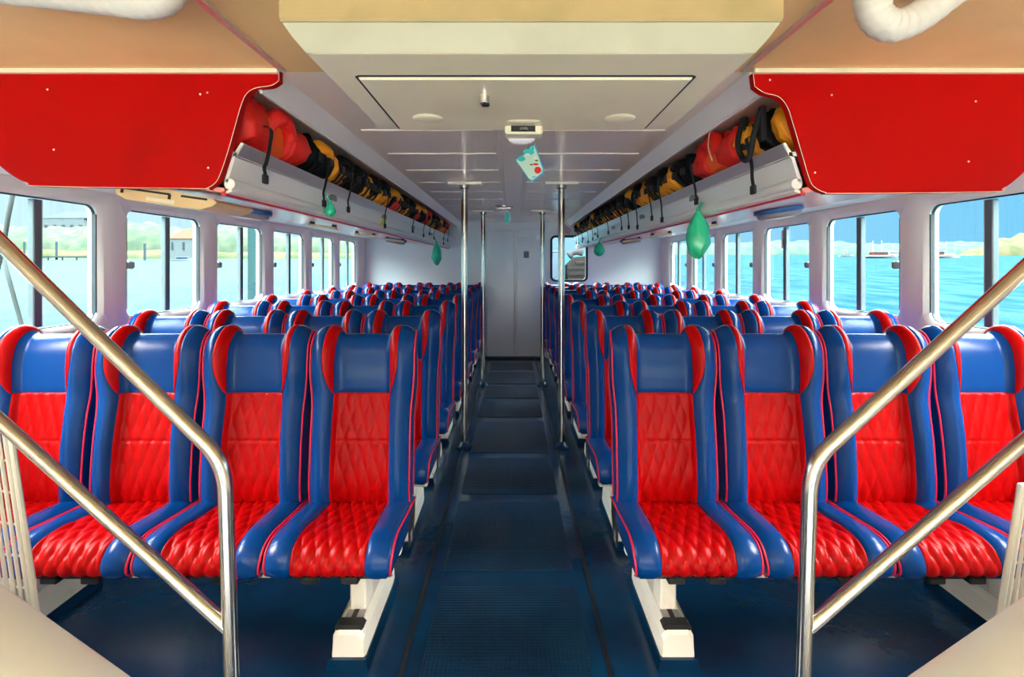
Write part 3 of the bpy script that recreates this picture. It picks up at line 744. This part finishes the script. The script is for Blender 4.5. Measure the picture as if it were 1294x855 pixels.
def jacket(seed, cols, straps=2, hang=None, collar=None, size=1.0, tall=1.0):
    """folded vest: x along the rack, -y towards the aisle, z up, base at z=0"""
    rnd = random.Random(seed); r = empty('life_jacket')
    hx, hy, hz = .070*size, .152, .099*size*tall
    for k, cm in enumerate(cols):
        x = (k-(len(cols)-1)/2)*hx*1.85
        pb = MB().blob((x, rnd.uniform(-.025, .015), hz*rnd.uniform(.9, 1.0)), (hx*1.05, hy*rnd.uniform(.95, 1.1), hz*rnd.uniform(.92, 1.06)), 40, 26, .42, .55, 11.0, seed*3.1+k)
        pb.v = [(a, max(-hy*1.12, b), max(.001, c)) for a, b, c in pb.v]; pb.v = lean(pb.v); pb.build('foam_panel', cm, r, True)
    W = hx*1.85*len(cols)/2
    def sp(q): return math.copysign(abs(q)**.5, q)
    def band(x0, x1, w, nm, par, k=1.0):
        V = []; m = 30
        for i in range(m):
            a = 2*PI*i/m; t = .5+.5*math.sin(a); x = x0+(x1-x0)*t
            y, z = sp(math.cos(a))*hy*1.10*k, hz+sp(math.sin(a))*hz*1.10*k
            z = max(z, 0)
            V += [(x-w, y, z), (x+w, y, z), (x+w*.9, y*.96, hz+(z-hz)*.94), (x-w*.9, y*.96, hz+(z-hz)*.94)]
        Fc = [(i*4+q, i*4+(q+1)%4, ((i+1)%m)*4+(q+1)%4, ((i+1)%m)*4+q) for i in range(m) for q in range(4)]
        return MB().add(lean([tuple(q) for q in V]), Fc).build(nm, 'webbing', par)
    for k in range(straps):
        x = -W+(k+.5+rnd.uniform(-.15, .15))*2*W/straps
        s = band(x+rnd.uniform(-.03, .03), x+rnd.uniform(-.03, .03), rnd.uniform(.013, .021), 'strap', r)
        bk = MB().box(x-.022, x+.022, -hy*1.10-.012, -hy*1.10+.006, hz*.85, hz*1.25, .004); bk.v = lean(bk.v); bk.build('buckle', 'black', s)
    if collar:
        x0 = rnd.uniform(-.03, .03)
        cb = MB().tube(smoothpath([(x0-.07,-.10,hz*1.0),(x0-.055,-.158,hz*1.5),(x0-.01,-.172,hz*1.62),(x0+.05,-.160,hz*1.35),(x0+.075,-.12,hz*.8)], 6), lambda t: .018+.016*math.sin(PI*t)+.003*math.sin(23*t), 12); cb.v = lean(cb.v); cb.build('collar', collar, r, True)
    for x, ln in (hang or ()):
        pts = smoothpath([(x,-hy*.85-.06,hz*.95),(x,-hy*1.2-.062,hz*.90),(x+.003,-hy*1.58,.040),(x+.003,-hy*1.50,-.02),(x-.004,-hy*1.47,-ln*.6),(x+.006,-hy*1.47,-ln)], 6)
        V = []
        for p in pts: V += [(p.x-.011, p.y-.0015, p.z), (p.x+.011, p.y-.0015, p.z), (p.x+.011, p.y+.0015, p.z), (p.x-.011, p.y+.0015, p.z)]
        Fc = [(0,1,2,3)]+[(i*4+q, i*4+(q+1)%4, i*4+4+(q+1)%4, i*4+4+q) for i in range(len(pts)-1) for q in range(4)]
        s = MB().add(V, Fc).build('hanging_strap', 'webbing', r)
        MB().box(x-.014, x+.022, -hy*1.47-.006, -hy*1.47+.006, -ln-.03, -ln+.005, .004).build('buckle', 'black', s)
    return r
O, R_, K, RO = 'orange', 'vestred', 'vestblack', 'vestorange'
def loopy(r):
    MB().tube(smoothpath([(-.085,-.222,.17),(-.078,-.245,.085),(-.035,-.243,.012),(.015,-.243,.012),(.050,-.245,.08),(.055,-.222,.17)], 8), .011, 8).build('strap_loop', 'webbing', r, True)
    for x in (-.085, .055): MB().box(x-.016, x+.016, -.225, -.205, .06, .19, .004).build('strap', 'webbing', r)
    return r
KIND = {
 'red': ('bright red', lambda s: jacket(s, (R_, R_), 1, ((.05, .05),), R_, 1.05)),
 'redbig': ('large puffed bright red', lambda s: jacket(s, (R_, RO, R_), 0, ((-.16, .07),), R_, 1.2, .98)),
 'black': ('black with orange collar', lambda s: jacket(s, (K, K), 2, ((.0, .09),), O, 1.05)),
 'ok': ('orange and black', lambda s: jacket(s, (O, K), 3, None, K, 1.0)),
 'oo': ('orange with crossed black straps', lambda s: jacket(s, (O, O), 3, ((.05, .08),), K, 1.0)),
 'kro': ('black and red', lambda s: jacket(s, (K, R_), 2, None, O, 1.0)),
 'kk': ('black with black straps', lambda s: jacket(s, (K, K), 2, None, K, .95)),
 'loop': ('orange and black, strap loop hanging', lambda s: loopy(jacket(s, (O, K, O), 0, ((.0, .10),), None, .78, 1.25))),
 'oc': ('orange with black collar', lambda s: jacket(s, (O, O), 2, ((-.04, .11),), K, 1.05)),
}
LEFT = 'redbig black oo kk ok oc kro ok oo kro black red oo ok kro oc red'.split()
RIGHT = 'loop redbig kk oc oo oc black oo ok oo ok oo black oc ok oo black oo'.split()
HALF = {'redbig': .262, 'loop': .172, 'red': .158, 'black': .158, 'oc': .158, 'ok': .150, 'oo': .150, 'kro': .150, 'kk': .143}
PRO = {}
for sgn, nm, lst in ((-1, 'left', LEFT), (1, 'right', RIGHT)):
    edge = 1.765
    for i, kd in enumerate(lst):
        y = edge+HALF[kd]; edge += 2*HALF[kd]
        desc, fn = KIND[kd]
        if kd not in PRO: o = fn(len(PRO)+3); PRO[kd] = tree_of(o)
        else: o = copy_tree(PRO[kd])
        o.location = (sgn*1.14, y, SHELF+.013)
        o.rotation_euler = (0, 0, (PI/2 if sgn < 0 else -PI/2)+random.uniform(-.02, .02))
        tag(o, '%s life jacket on %s rack, %s from the red panel' % (desc, nm, ORD[i]), 'life jacket', 'life jackets stowed on the racks')
# loose peach cords of the jackets on the right rack
for px, py0, py1, lab in ((897, 168, 203, 'thin peach cord looped over red life jacket on right rack'), (927, 204, 243, 'thin peach cord dangling from right rack lip')):
    d = 2.25; a = at(px, py0, d); b = at(px+3, py1, d)
    pts = smoothpath([a+Vector((.02, .01, .01)), a, a.lerp(b, .5)+Vector((-.012, 0, 0)), b], 8)
    t = MB().tube(pts, .003, 6).build('cord', 'cord', smooth=True); tag(t, lab, 'cord')

# ------------------------------------------------------------------ bags and tag
def bag(px, top, bot, wpx, d, label, knot=True, seed=1):
    p0, p1 = at(px, top, d), at(px, bot, d); h = p0.z-p1.z; w = wpx/F*d/2
    r = empty('plastic_bag', p0); tag(r, label, 'plastic bag', 'green plastic bags hung on the racks')
    g_ = -1 if px < CX else 1
    prof = [(.10,0),(.22,.04),(.55,.16),(.86,.34),(1.0,.55),(.97,.72),(.72,.88),(.34,.97),(.08,1.0)]
    V = []; sg = 22
    for rr, t in prof:
        for k in range(sg):
            a = 2*PI*k/sg; c = Vector((math.cos(a)*2+seed*5, math.sin(a)*2, t*5))
            q = rr*w*(1+.34*noise.noise(c)+.10*math.sin(7*a+seed)*(1-t)); V.append((q*math.cos(a), q*.8*math.sin(a), -t*h*(1+.05*math.sin(3*a))))
    Fc = [(i*sg+k, i*sg+(k+1)%sg, (i+1)*sg+(k+1)%sg, (i+1)*sg+k) for i in range(len(prof)-1) for k in range(sg)]+[tuple(range(sg)), tuple(range(len(V)-1, len(V)-1-sg, -1))]
    MB().add(V, Fc).build('bag', 'greenbag', r, True)
    MB().tube(smoothpath([(-.006,0,.0),(g_*.010,-.004,.03),(g_*.0235,0,.042),(g_*.016,.004,.03),(.006,0,0)], 5), .005, 6).build('handle', 'greenbag', r, True)
    return r
bag(882, 266, 325, 28, 2.54, 'large crumpled green bag hanging from right rack', seed=2)
bag(757, 306, 323, 13, 5.44, 'small crumpled green bag hanging from right rack far down', seed=3)
bag(552, 306, 334, 12, 6.11, 'smooth teardrop green bag hanging from left rack far down', seed=4)
bag(417, 256, 273, 14, 2.55, 'small knotted green bag tied under left rack light', seed=5)
for px, py, d, s in ((484, 277, 3.72, 'nearer'), (517.5, 281, 4.75, 'farther')):
    p = at(px, py, d); t = empty('tag', p); tag(t, 'small yellow plastic tag hanging from left rack, %s one' % s, 'tag', 'yellow tags on the left rack')
    MB().box(-.018, .018, -.006, .006, -.07, 0, .004).build('plate', 'yellow', t); MB().tube([(0,0,-.004),(-.004,0,.06)], .0025, 5).build('string', 'string', t)

# ------------------------------------------------------------------ stair rails, stringers, grilles
RD = 1.30
for sgn, nm in ((-1, 'left'), (1, 'right')):
    if sgn < 0: up = [(-150,158),(284,584),(298,860)]; lo = [(-150,396),(292,796)]
    else: up = [(1444,203),(1024,585),(1010,860)]; lo = [(1444,428),(1016,797)]
    r = empty('stair_handrail', (at(up[2][0], 0, RD).x, RD, 0)); o0 = Vector(r.location)
    tag(r, 'polished steel stair handrail with two sloping bars on the %s' % nm, 'handrail', 'stair handrails')
    p = [at(x, y, RD)-o0 for x, y in up]; p[2] = Vector((0, 0, .012)); 
    MB().tube(fillet(p, .075, 10), .0185, 20).build('top_rail', 'chrome', r, True, angle=40)
    q = [at(x, y, RD)-o0 for x, y in lo]; MB().tube(q, .0165, 18).build('lower_rail', 'chrome', r, True, angle=40)
    MB().lathe([(.05,0),(.05,.008),(.024,.02)], (0,0,0)).build('base_flange', 'chrome', r, True, angle=40)
    # stringer: thick moulded side of the stair
    if sgn < 0: e = [(-260,548),(-60,686),(0,729),(160,843),(238,900)]
    else: e = [(1554,578),(1354,705),(1294,745),(1152,843),(1068,905)]
    P = [at(x, y, 1.22) for x, y in e]; mb = MB(); V = []
    for p in P:
        V += [(p.x, 1.22, p.z-.5), (p.x, 1.22, p.z-.015), (p.x, 1.205, p.z), (p.x, 1.08, p.z), (p.x, 1.055, p.z-.012), (p.x, 1.04, p.z-.04), (p.x, 1.04, p.z-.5)]
    V = [(x, y, max(z, 0.0)) for x, y, z in V]
    n = 7; Fc = [tuple(range(n)), tuple(range(len(V)-1, len(V)-1-n, -1))]
    for k in range(len(P)-1):
        for i in range(n): Fc.append((k*n+i, k*n+(i+1)%n, (k+1)*n+(i+1)%n, (k+1)*n+i))
    st = mb.add(V, Fc).build('stair_stringer', 'stair', smooth=True, angle=40); tag(st, 'cream moulded stair side sloping down at the lower %s corner' % nm, 'stair side', 'stair sides')
    # louvred grille standing beside the stair
    d = 1.40
    if sgn < 0: c = [(-70,530),(13,545),(43,752),(-40,752)]
    else: c = [(1364,600),(1290,612),(1267,754),(1345,754)]
    Q = [at(x, y, d) for x, y in c]; g = empty('slatted_grille', (Q[2].x, d, 0)); o0 = Vector(g.location)
    tag(g, 'white slatted grille standing behind the stair side on the %s' % nm, 'grille', 'slatted grilles by the stairs')
    Q = [p-o0 for p in Q]
    # extend down to the floor along its lean
    k = (Q[2].z)/(Q[1].z-Q[2].z); b1 = Q[2]-(Q[1]-Q[2])*k; b0 = Q[3]-(Q[0]-Q[3])*(Q[3].z/(Q[0].z-Q[3].z))
    tp0, tp1 = Q[0], Q[1]
    fr = MB().tube([b1+Vector((0,0,.01)), tp1, tp0, b0+Vector((0,0,.01))], .008, 8).build('frame', 'stair', g)
    for t in [i/10 for i in range(1, 10)]:
        MB().tube([b1.lerp(b0, t)+Vector((0,0,.01)), tp1.lerp(tp0, t)], .005, 6).build('slat', 'stair', g)
    for t in [i/11 for i in range(1, 11)]:
        MB().tube([b1.lerp(tp1, t)+Vector((0,.006,0)), b0.lerp(tp0, t)+Vector((0,.006,0))], .0035, 6).build('cross_wire', 'stair', g)

# ------------------------------------------------------------------ white hoses at the top corners
for sgn, nm, pts in ((-1, 'left', [(-160,-70),(-30,-22),(60,-10),(130,-2),(185,4),(212,-8),(222,-45),(226,-150)]), (1, 'right', [(1098,-150),(1098,-40),(1101,0),(1112,26),(1134,32),(1165,18),(1205,-12),(1260,-42),(1330,-60)])):
    d = 1.10
    ps = smoothpath([at(x, y, d) for x, y in pts], 10); ps = [p if p.z < CEIL-.0 else p for p in ps]
    ps = [p for p in ps if p.z < CEIL+.03]
    t = MB().tube(ps, lambda t: .034+.0012*math.sin(t*120), 18).build('wrapped_hose', 'hose', smooth=True)
    tag(t, 'white wrapped hose curving down from the ceiling on the %s' % nm, 'hose', 'white ceiling hoses')

# notice on the third right-hand window
a, b = WINS[3]
p = Vector((WX+.0205, (a+b)/2+.09, EYE-(303-HY)/F*((a+b)/2+.09)))
d_ = (WX/((988-CX)/F)); p = Vector((WX+.020, d_, EYE-(302-HY)/F*d_))
r = empty('window_notice', p); tag(r, 'white notice with dark symbol stuck on a right window', 'notice')
MB().box(0, .002, -.045, .045, -.075, .075).build('sheet', 'paper', r)
MB().prism([(.027*math.cos(2*PI*k/20), -.025+.036*math.sin(2*PI*k/20)) for k in range(20)], 'x', -.001, 0).build('symbol', 'cardbrown', r)
MB().prism([(.016*math.cos(2*PI*k/20), -.025+.024*math.sin(2*PI*k/20)) for k in range(20)], 'x', -.0018, -.001).build('symbol', 'paper', r)
MB().box(-.0025, -.0018, -.005, .005, -.05, .0).build('symbol', 'cardbrown', r)
MB().box(-.001, 0, -.03, .03, .035, .045).build('text_line', 'cardred', r); MB().box(-.001, 0, -.025, .025, .055, .062).build('text_line', 'cardred', r)

# ------------------------------------------------------------------ outside: sea, shores, boats
TILT = .0227; SEA = -0.8
def sea(px, d): return Vector(((px-CX)/F*d, d, SEA+TILT*d))
V = []
NX, NY = 24, 24
mb = MB()
def P(i, j): x = (-1+2*i/NX)*1500; y = -400+1900*j/NY; return (x, y, SEA+TILT*y)
o = mb.grid(P, NX, NY).build('sea', 'sea'); tag(o, 'pale turquoise sea around the boat', 'sea', kind='structure')

def ridge(name, pxs, d, heights, depth, m, label, cat, kind, nz=.25, seed=0, sub=8):
    """rounded bank of land or wood with its own depth; pxs are base pixels at depth d"""
    mb = MB(); N = (len(pxs)-1)*sub
    def P(i, j):
        t = i/sub; k = min(int(t), len(pxs)-2); fr = t-k
        px = pxs[k]+(pxs[k+1]-pxs[k])*fr; h = heights[k]+(heights[k+1]-heights[k])*(fr*fr*(3-2*fr))
        a = PI*j/10; b = sea(px, d+depth*(1-math.cos(a))/2)
        hh = h/F*d*math.sin(a)**.7
        nn = noise.noise(Vector((b.x*.09*60/d*2.5+seed, b.y*.02, j*.6)))+.5*noise.noise(Vector((b.x*.3*60/d*2.5, seed, j*1.3)))
        return (b.x, b.y, b.z-.3+hh*(1+nz*nn))
    o = mb.grid(P, N, 10).build(name, m, smooth=True); tag(o, label, cat, kind=kind); return o
ridge('woods', [-400,-200,-60,0,40,90,130,170,230,290,340,400,480,560], 210, [40,50,52,48,46,40,46,50,42,46,36,30,24,20], 60, 'tree', 'hazy green woods along the left shore', 'woods', 'stuff', .25, 3, 14)
ridge('shore', [-400,-100,60,200,300,450,560], 195, [12,14,12,12,10,8,6], 30, 'rock', 'low sandy bank below the woods on the left', 'shore', 'structure', .2, 5)
ridge('hill', [780,900,960,1020,1080,1131,1180,1230,1300,1400,1500], 620, [14,17,18,20,18,16,18,18,22,24,20], 260, 'treefar', 'low wooded hills far across the water on the right', 'hill', 'structure', .35, 9, 12)
ridge('headland', [1205,1235,1262,1300,1360,1450,1600], 420, [0.5,10,22,28,30,34,30], 90, 'rock', 'dry rocky headland seen through nearest right window', 'headland', 'structure', .35, 11, 12)

def hip_house(px, d, wpx, wall_h, roof_h, mwall, mroof, label, base=0, cols=5):
    b = sea(px, d); sc = d/F; w = wpx*sc/2; dp = w*.6; z0 = base*sc
    r = empty('house', b); tag(r, label, 'house')
    h, rh = wall_h*sc, roof_h*sc
    MB().box(-w*.9, w*.9, 0, 2*dp, -1, z0+h).build('wall', mwall, r)
    V = [(-w,-.3,z0+h),(w,-.3,z0+h),(w,2*dp+.3,z0+h),(-w,2*dp+.3,z0+h),(-w*.35,dp,z0+h+rh),(w*.35,dp,z0+h+rh)]
    MB().add(V, [(0,1,5,4),(1,2,5),(2,3,4,5),(3,0,4),(0,3,2,1)]).build('roof', mroof, r)
    for k in range(cols):
        x = -w*.75+1.5*w*k/max(1, cols-1); MB().box(x-w*.07, x+w*.07, -.12, .05, z0+h*.35, z0+h*.8).build('window', 'window', r)
    return r
hip_house(80, 290, 58, 43, 10, 'house', 'roof', 'pale house with slate hip roof above left shore', 6)
hip_house(232, 180, 38, 22, 13, 'house', 'tile', 'pavilion with terracotta roof on the left shore', 4, 3)
# jetty
b = sea(70, 150); sc = 150/F
r = empty('jetty', b); tag(r, 'grey timber jetty on piles along the left shore', 'jetty')
MB().box(-110*sc, 55*sc, 0, 3, .9, 1.3).build('deck', 'timber', r)
for x in [(-100+18*k)*sc for k in range(9)]: MB().tube([(x, .2, -.6), (x, .2, 1.0)], .22, 8).build('pile', 'timber', r)
for x in (-4*sc, 38*sc, -45*sc): MB().tube([(x, 1.4, .2), (x, 1.4, 24*sc)], .28, 8).build('mooring_post', 'timber', r)
b = sea(183, 150); r = empty('mooring_post', b); tag(r, 'dark mooring post standing in water left shore, second window', 'mooring post')
MB().tube([(0, 0, -.6), (0, 0, 4.8)], .32, 10).build('post', 'timber', r); MB().lathe([(.4,4.7),(.4,5.0),(.1,5.2)]).build('cap', 'timber', r)

def boat(px, d, ln, hullm, cabm, label, masts=0, facing=0):
    b = sea(px, d); r = empty('boat', b, facing); tag(r, label, 'boat')
    L = ln/2; w = ln*.14
    secs = []
    for t in (-1, -.6, -.1, .4, .75, 1):
        bw2 = w*(1-max(0, t-.2)**2*1.2) if t < 1 else .02
        bw2 = max(.05, bw2); sh = .09*ln+.05*ln*max(0, t)**2
        secs.append([(t*L, -bw2*.5, -.2), (t*L, -bw2, sh*.5), (t*L, -bw2*1.05, sh), (t*L, bw2*1.05, sh), (t*L, bw2, sh*.5), (t*L, bw2*.5, -.2)])
    V = [p for s_ in secs for p in s_]; Fc = [tuple(range(6)), tuple(range(35, 29, -1))]+[(k*6+i, k*6+(i+1)%6, k*6+6+(i+1)%6, k*6+6+i) for k in range(5) for i in range(6)]
    MB().add(V, Fc).build('hull', hullm, r, True, angle=40)
    c_ = MB().box(-L*.5, L*.35, -w*.7, w*.7, .085*ln, .17*ln, .02*ln).build('cabin', cabm, r)
    MB().box(-L*.56, L*.42, -w*.85, w*.85, .17*ln, .185*ln).build('roof', 'boatwhite', r)
    for k in range(4): MB().box(-L*.4+L*.18*k, -L*.3+L*.18*k, -w*.72, w*.72, .115*ln, .15*ln).build('window', 'window', c_)
    for k in range(masts): MB().tube([(-L*.4+L*.5*k, 0, .15*ln), (-L*.4+L*.5*k, 0, .5*ln)], .012*ln, 6).build('mast', 'boatwhite', r)
boat(231, 140, 6, 'boatwhite', 'boatblue', 'small white boat with blue cover off left shore')
boat(1182, 212, 16, 'boatwhite', 'boatred', 'white and red excursion boat in nearest right window', 2)
boat(1112, 212, 15, 'boatwhite', 'boatred', 'white and red boat behind latch of second right window', 2)
boat(1135, 260, 14, 'boatwhite', 'boatwhite', 'all white moored boat behind the right window pillar', 1)
boat(1070, 300, 9, 'boatwhite', 'boatwhite', 'small white boat far out in second right window', 2)
for px, d, h, lab in ((1158, 230, 11, 'first'), (1196, 240, 9, 'second'), (1207, 236, 7, 'third')):
    b = sea(px, d); r = empty('yacht', b); tag(r, 'little moored yacht with bare mast off the right shore, %s in line' % lab, 'yacht', 'yachts off the right shore')
    MB().blob((0,0,.2), (2.4,.8,.7), 12, 8).build('hull', 'boatwhite', r, True); MB().tube([(0,0,.5),(0,0,h*.9)], .09, 6).build('mast', 'boatwhite', r)

# just outside the boat: stay ropes, an added post, bow gear
for pts, lab in (([(16,246),(10,275),(6,300)], 'upper'), ([(2,318),(14,362),(30,420)], 'lower')):
    d = 2.5 if lab == 'upper' else 2.62; o = MB().tube([at(x, y, d) for x, y in [(pts[0][0]+12, pts[0][1]-60)]*(lab == 'upper')+pts+[(pts[-1][0]-20 if lab == 'upper' else pts[-1][0]+25, pts[-1][1]+90)]], .010, 8).build('stay_rope', 'rope', smooth=True)
    tag(o, '%s grey rope outside the nearest left window' % lab, 'rope')
b = sea(323, 9.0); o = empty('teal_post', b); tag(o, 'teal post added outside the third left window as a dark band', 'mooring pile')  # post added to give a dark teal band in the pane
MB().tube([(0,0,-.6),(0,0,2.9)], .125, 14).build('pile', 'pile', o, True, angle=40); MB().lathe([(.13,2.85),(.14,2.95),(.05,3.05)]).build('cap', 'pile', o, True, angle=40)
# bow deck seen through the bulkhead window
o = MB().box(-2.0, 2.0, BACK+.07, BACK+2.6, -.5, .62, .05).build('bow_deck', 'bowdeck'); tag(o, 'white bow deck beyond the bulkhead', 'deck', kind='structure')
BY = BACK+.8; sx = BY/F
r = empty('slatted_locker', at(727, 352, BY)); r.location.z = .62; tag(r, 'dark slatted locker on the bow seen through bulkhead window', 'locker')
zt = at(0, 326, BY).z-.62
MB().prism([(-.125,0),(.17,0),(.17,zt+.03),(.02,zt+.02),(-.125,zt-.12)], 'y', .02, .5).build('body', 'slat', r)
for k in range(9):
    z = .05+k*(zt-.1)/8.5
    if z < zt-.12 or True: MB().box(-.12 if z < zt-.14 else 0.0, .165, .0, .025, z, z+.045, .006).build('slat', 'slat', r)
r = empty('rolled_tarp', at(722, 322, BY+.2)); tag(r, 'grey rolled tarp lying over the bow locker', 'tarp')
MB().tube(smoothpath([(-.05,0,-.02),(-.02,0,.0),(.02,0,.03),(.12,0,.055),(.2,0,.04)], 6), lambda t: .055+.012*math.sin(9*t), 12).build('roll', 'bowtarp', r, True)
r = empty('bow_box', (at(706, 345, BY+.1).x, BY+.1, .62)); tag(r, 'pale grey box on the bow left of the locker', 'box')
MB().box(-.11, .10, 0, .3, 0, at(0, 318, BY).z-.62, .02).build('body', 'bowbox', r); MB().box(-.115, .105, -.006, .306, at(0, 318, BY).z-.63, at(0, 318, BY).z-.60, .01).build('lid', 'bowbox', r)

o = MB().box(-2.3, 2.3, -5.5, -2.22, .05, .30, .02).build('floor_aft_bounce', 'stair'); tag(o, 'unseen cream deck added behind the entrance to bounce light', 'floor', kind='structure')  # deck added out of view to throw light up at the ceiling
# ------------------------------------------------------------------ daylight
sd = bpy.data.lights.new('sun', 'SUN'); so = bpy.data.objects.new('sun', sd); COL.objects.link(so)
sd.energy = 1.2; sd.angle = math.radians(1.0); sd.color = (1.0, .93, .82)
so.rotation_euler = Vector((-.35, .62, -1.0)).to_track_quat('-Z', 'Y').to_euler()
w = bpy.data.worlds.new('sky'); S.world = w; w.use_nodes = True
nt = w.node_tree; nt.nodes.clear(); L = nt.links.new
out = nt.nodes.new('ShaderNodeOutputWorld'); bg = nt.nodes.new('ShaderNodeBackground')
tc = nt.nodes.new('ShaderNodeTexCoord'); sep = nt.nodes.new('ShaderNodeSeparateXYZ'); L(tc.outputs['Generated'], sep.inputs[0])
rz = nt.nodes.new('ShaderNodeMapRange'); rz.inputs['From Min'].default_value = -.05; rz.inputs['From Max'].default_value = .45
L(sep.outputs['Z'], rz.inputs['Value'])
ramp = nt.nodes.new('ShaderNodeValToRGB'); L(rz.outputs['Result'], ramp.inputs['Fac'])
ramp.color_ramp.elements[0].color = (0.37, 0.41, 0.42, 1); ramp.color_ramp.elements[1].color = (0.25, 0.35, 0.44, 1)
# left side of the sky is paler than the right
rx = nt.nodes.new('ShaderNodeMapRange'); rx.inputs['From Min'].default_value = -.7; rx.inputs['From Max'].default_value = .7
L(sep.outputs['X'], rx.inputs['Value'])
mx = nt.nodes.new('ShaderNodeMix'); mx.data_type = 'RGBA'; mx.inputs['A'].default_value = (1.0, 1.0, 1.0, 1); mx.inputs['B'].default_value = (.33, .68, .94, 1)
L(rx.outputs['Result'], mx.inputs['Factor'])
mul = nt.nodes.new('ShaderNodeMix'); mul.data_type = 'RGBA'; mul.blend_type = 'MULTIPLY'; mul.inputs['Factor'].default_value = 1
L(ramp.outputs['Color'], mul.inputs['A']); L(mx.outputs['Result'], mul.inputs['B'])
# sky made far brighter high up, out of view, to light the cabin
zb_ = nt.nodes.new('ShaderNodeMapRange'); zb_.interpolation_type = 'SMOOTHSTEP'
zb_.inputs['From Min'].default_value = .13; zb_.inputs['From Max'].default_value = .55; zb_.inputs['To Max'].default_value = 17.0
L(sep.outputs['Z'], zb_.inputs['Value'])
# glow added to the sky astern, behind the camera, to light the cabin
dot = nt.nodes.new('ShaderNodeVectorMath'); dot.operation = 'DOT_PRODUCT'; L(tc.outputs['Generated'], dot.inputs[0])
dot.inputs[1].default_value = Vector((.30, -1, .22)).normalized()
lob = nt.nodes.new('ShaderNodeMapRange'); lob.interpolation_type = 'SMOOTHSTEP'
lob.inputs['From Min'].default_value = .45; lob.inputs['From Max'].default_value = .98; lob.inputs['To Max'].default_value = 0.15
L(dot.outputs['Value'], lob.inputs['Value'])
hz = nt.nodes.new('ShaderNodeMix'); hz.data_type = 'RGBA'; hz.blend_type = 'MULTIPLY'; hz.inputs['Factor'].default_value = 1
hz.inputs['A'].default_value = (1.0, .93, .80, 1); L(lob.outputs['Result'], hz.inputs['B'])
add = nt.nodes.new('ShaderNodeMix'); add.data_type = 'RGBA'; add.blend_type = 'ADD'; add.inputs['Factor'].default_value = 1
L(mul.outputs['Result'], add.inputs['A']); L(hz.outputs['Result'], add.inputs['B'])
add2 = nt.nodes.new('ShaderNodeMix'); add2.data_type = 'RGBA'; add2.blend_type = 'ADD'; add2.inputs['Factor'].default_value = 1
hz2 = nt.nodes.new('ShaderNodeMix'); hz2.data_type = 'RGBA'; hz2.blend_type = 'MULTIPLY'; hz2.inputs['Factor'].default_value = 1
hz2.inputs['A'].default_value = (1.0, .98, .93, 1); L(zb_.outputs['Result'], hz2.inputs['B'])
L(add.outputs['Result'], add2.inputs['A']); L(hz2.outputs['Result'], add2.inputs['B'])
L(add2.outputs['Result'], bg.inputs['Color']); bg.inputs['Strength'].default_value = 1.0
L(bg.outputs[0], out.inputs['Surface'])

# ------------------------------------------------------------------ camera
cd = bpy.data.cameras.new('camera'); cam = bpy.data.objects.new('camera', cd); COL.objects.link(cam)
cam.location = (0, 0, EYE); cam.rotation_euler = (PI/2, 0, 0)
cd.sensor_width = 36; cd.lens = F/1294*36; cd.shift_x = -(CX-647)/1294; cd.shift_y = -(427.5-HY)/1294
cd.clip_start = .02; cd.clip_end = 5000
S.camera = cam
S.view_settings.view_transform = 'Standard'; S.view_settings.look = 'None'; S.view_settings.gamma = 1
S.view_settings.use_curve_mapping = False; S.view_settings.exposure = 1.5
S.cycles.max_bounces = 12; S.cycles.diffuse_bounces = 6; S.cycles.glossy_bounces = 5; S.cycles.transparent_max_bounces = 16
S.cycles.use_denoising = True
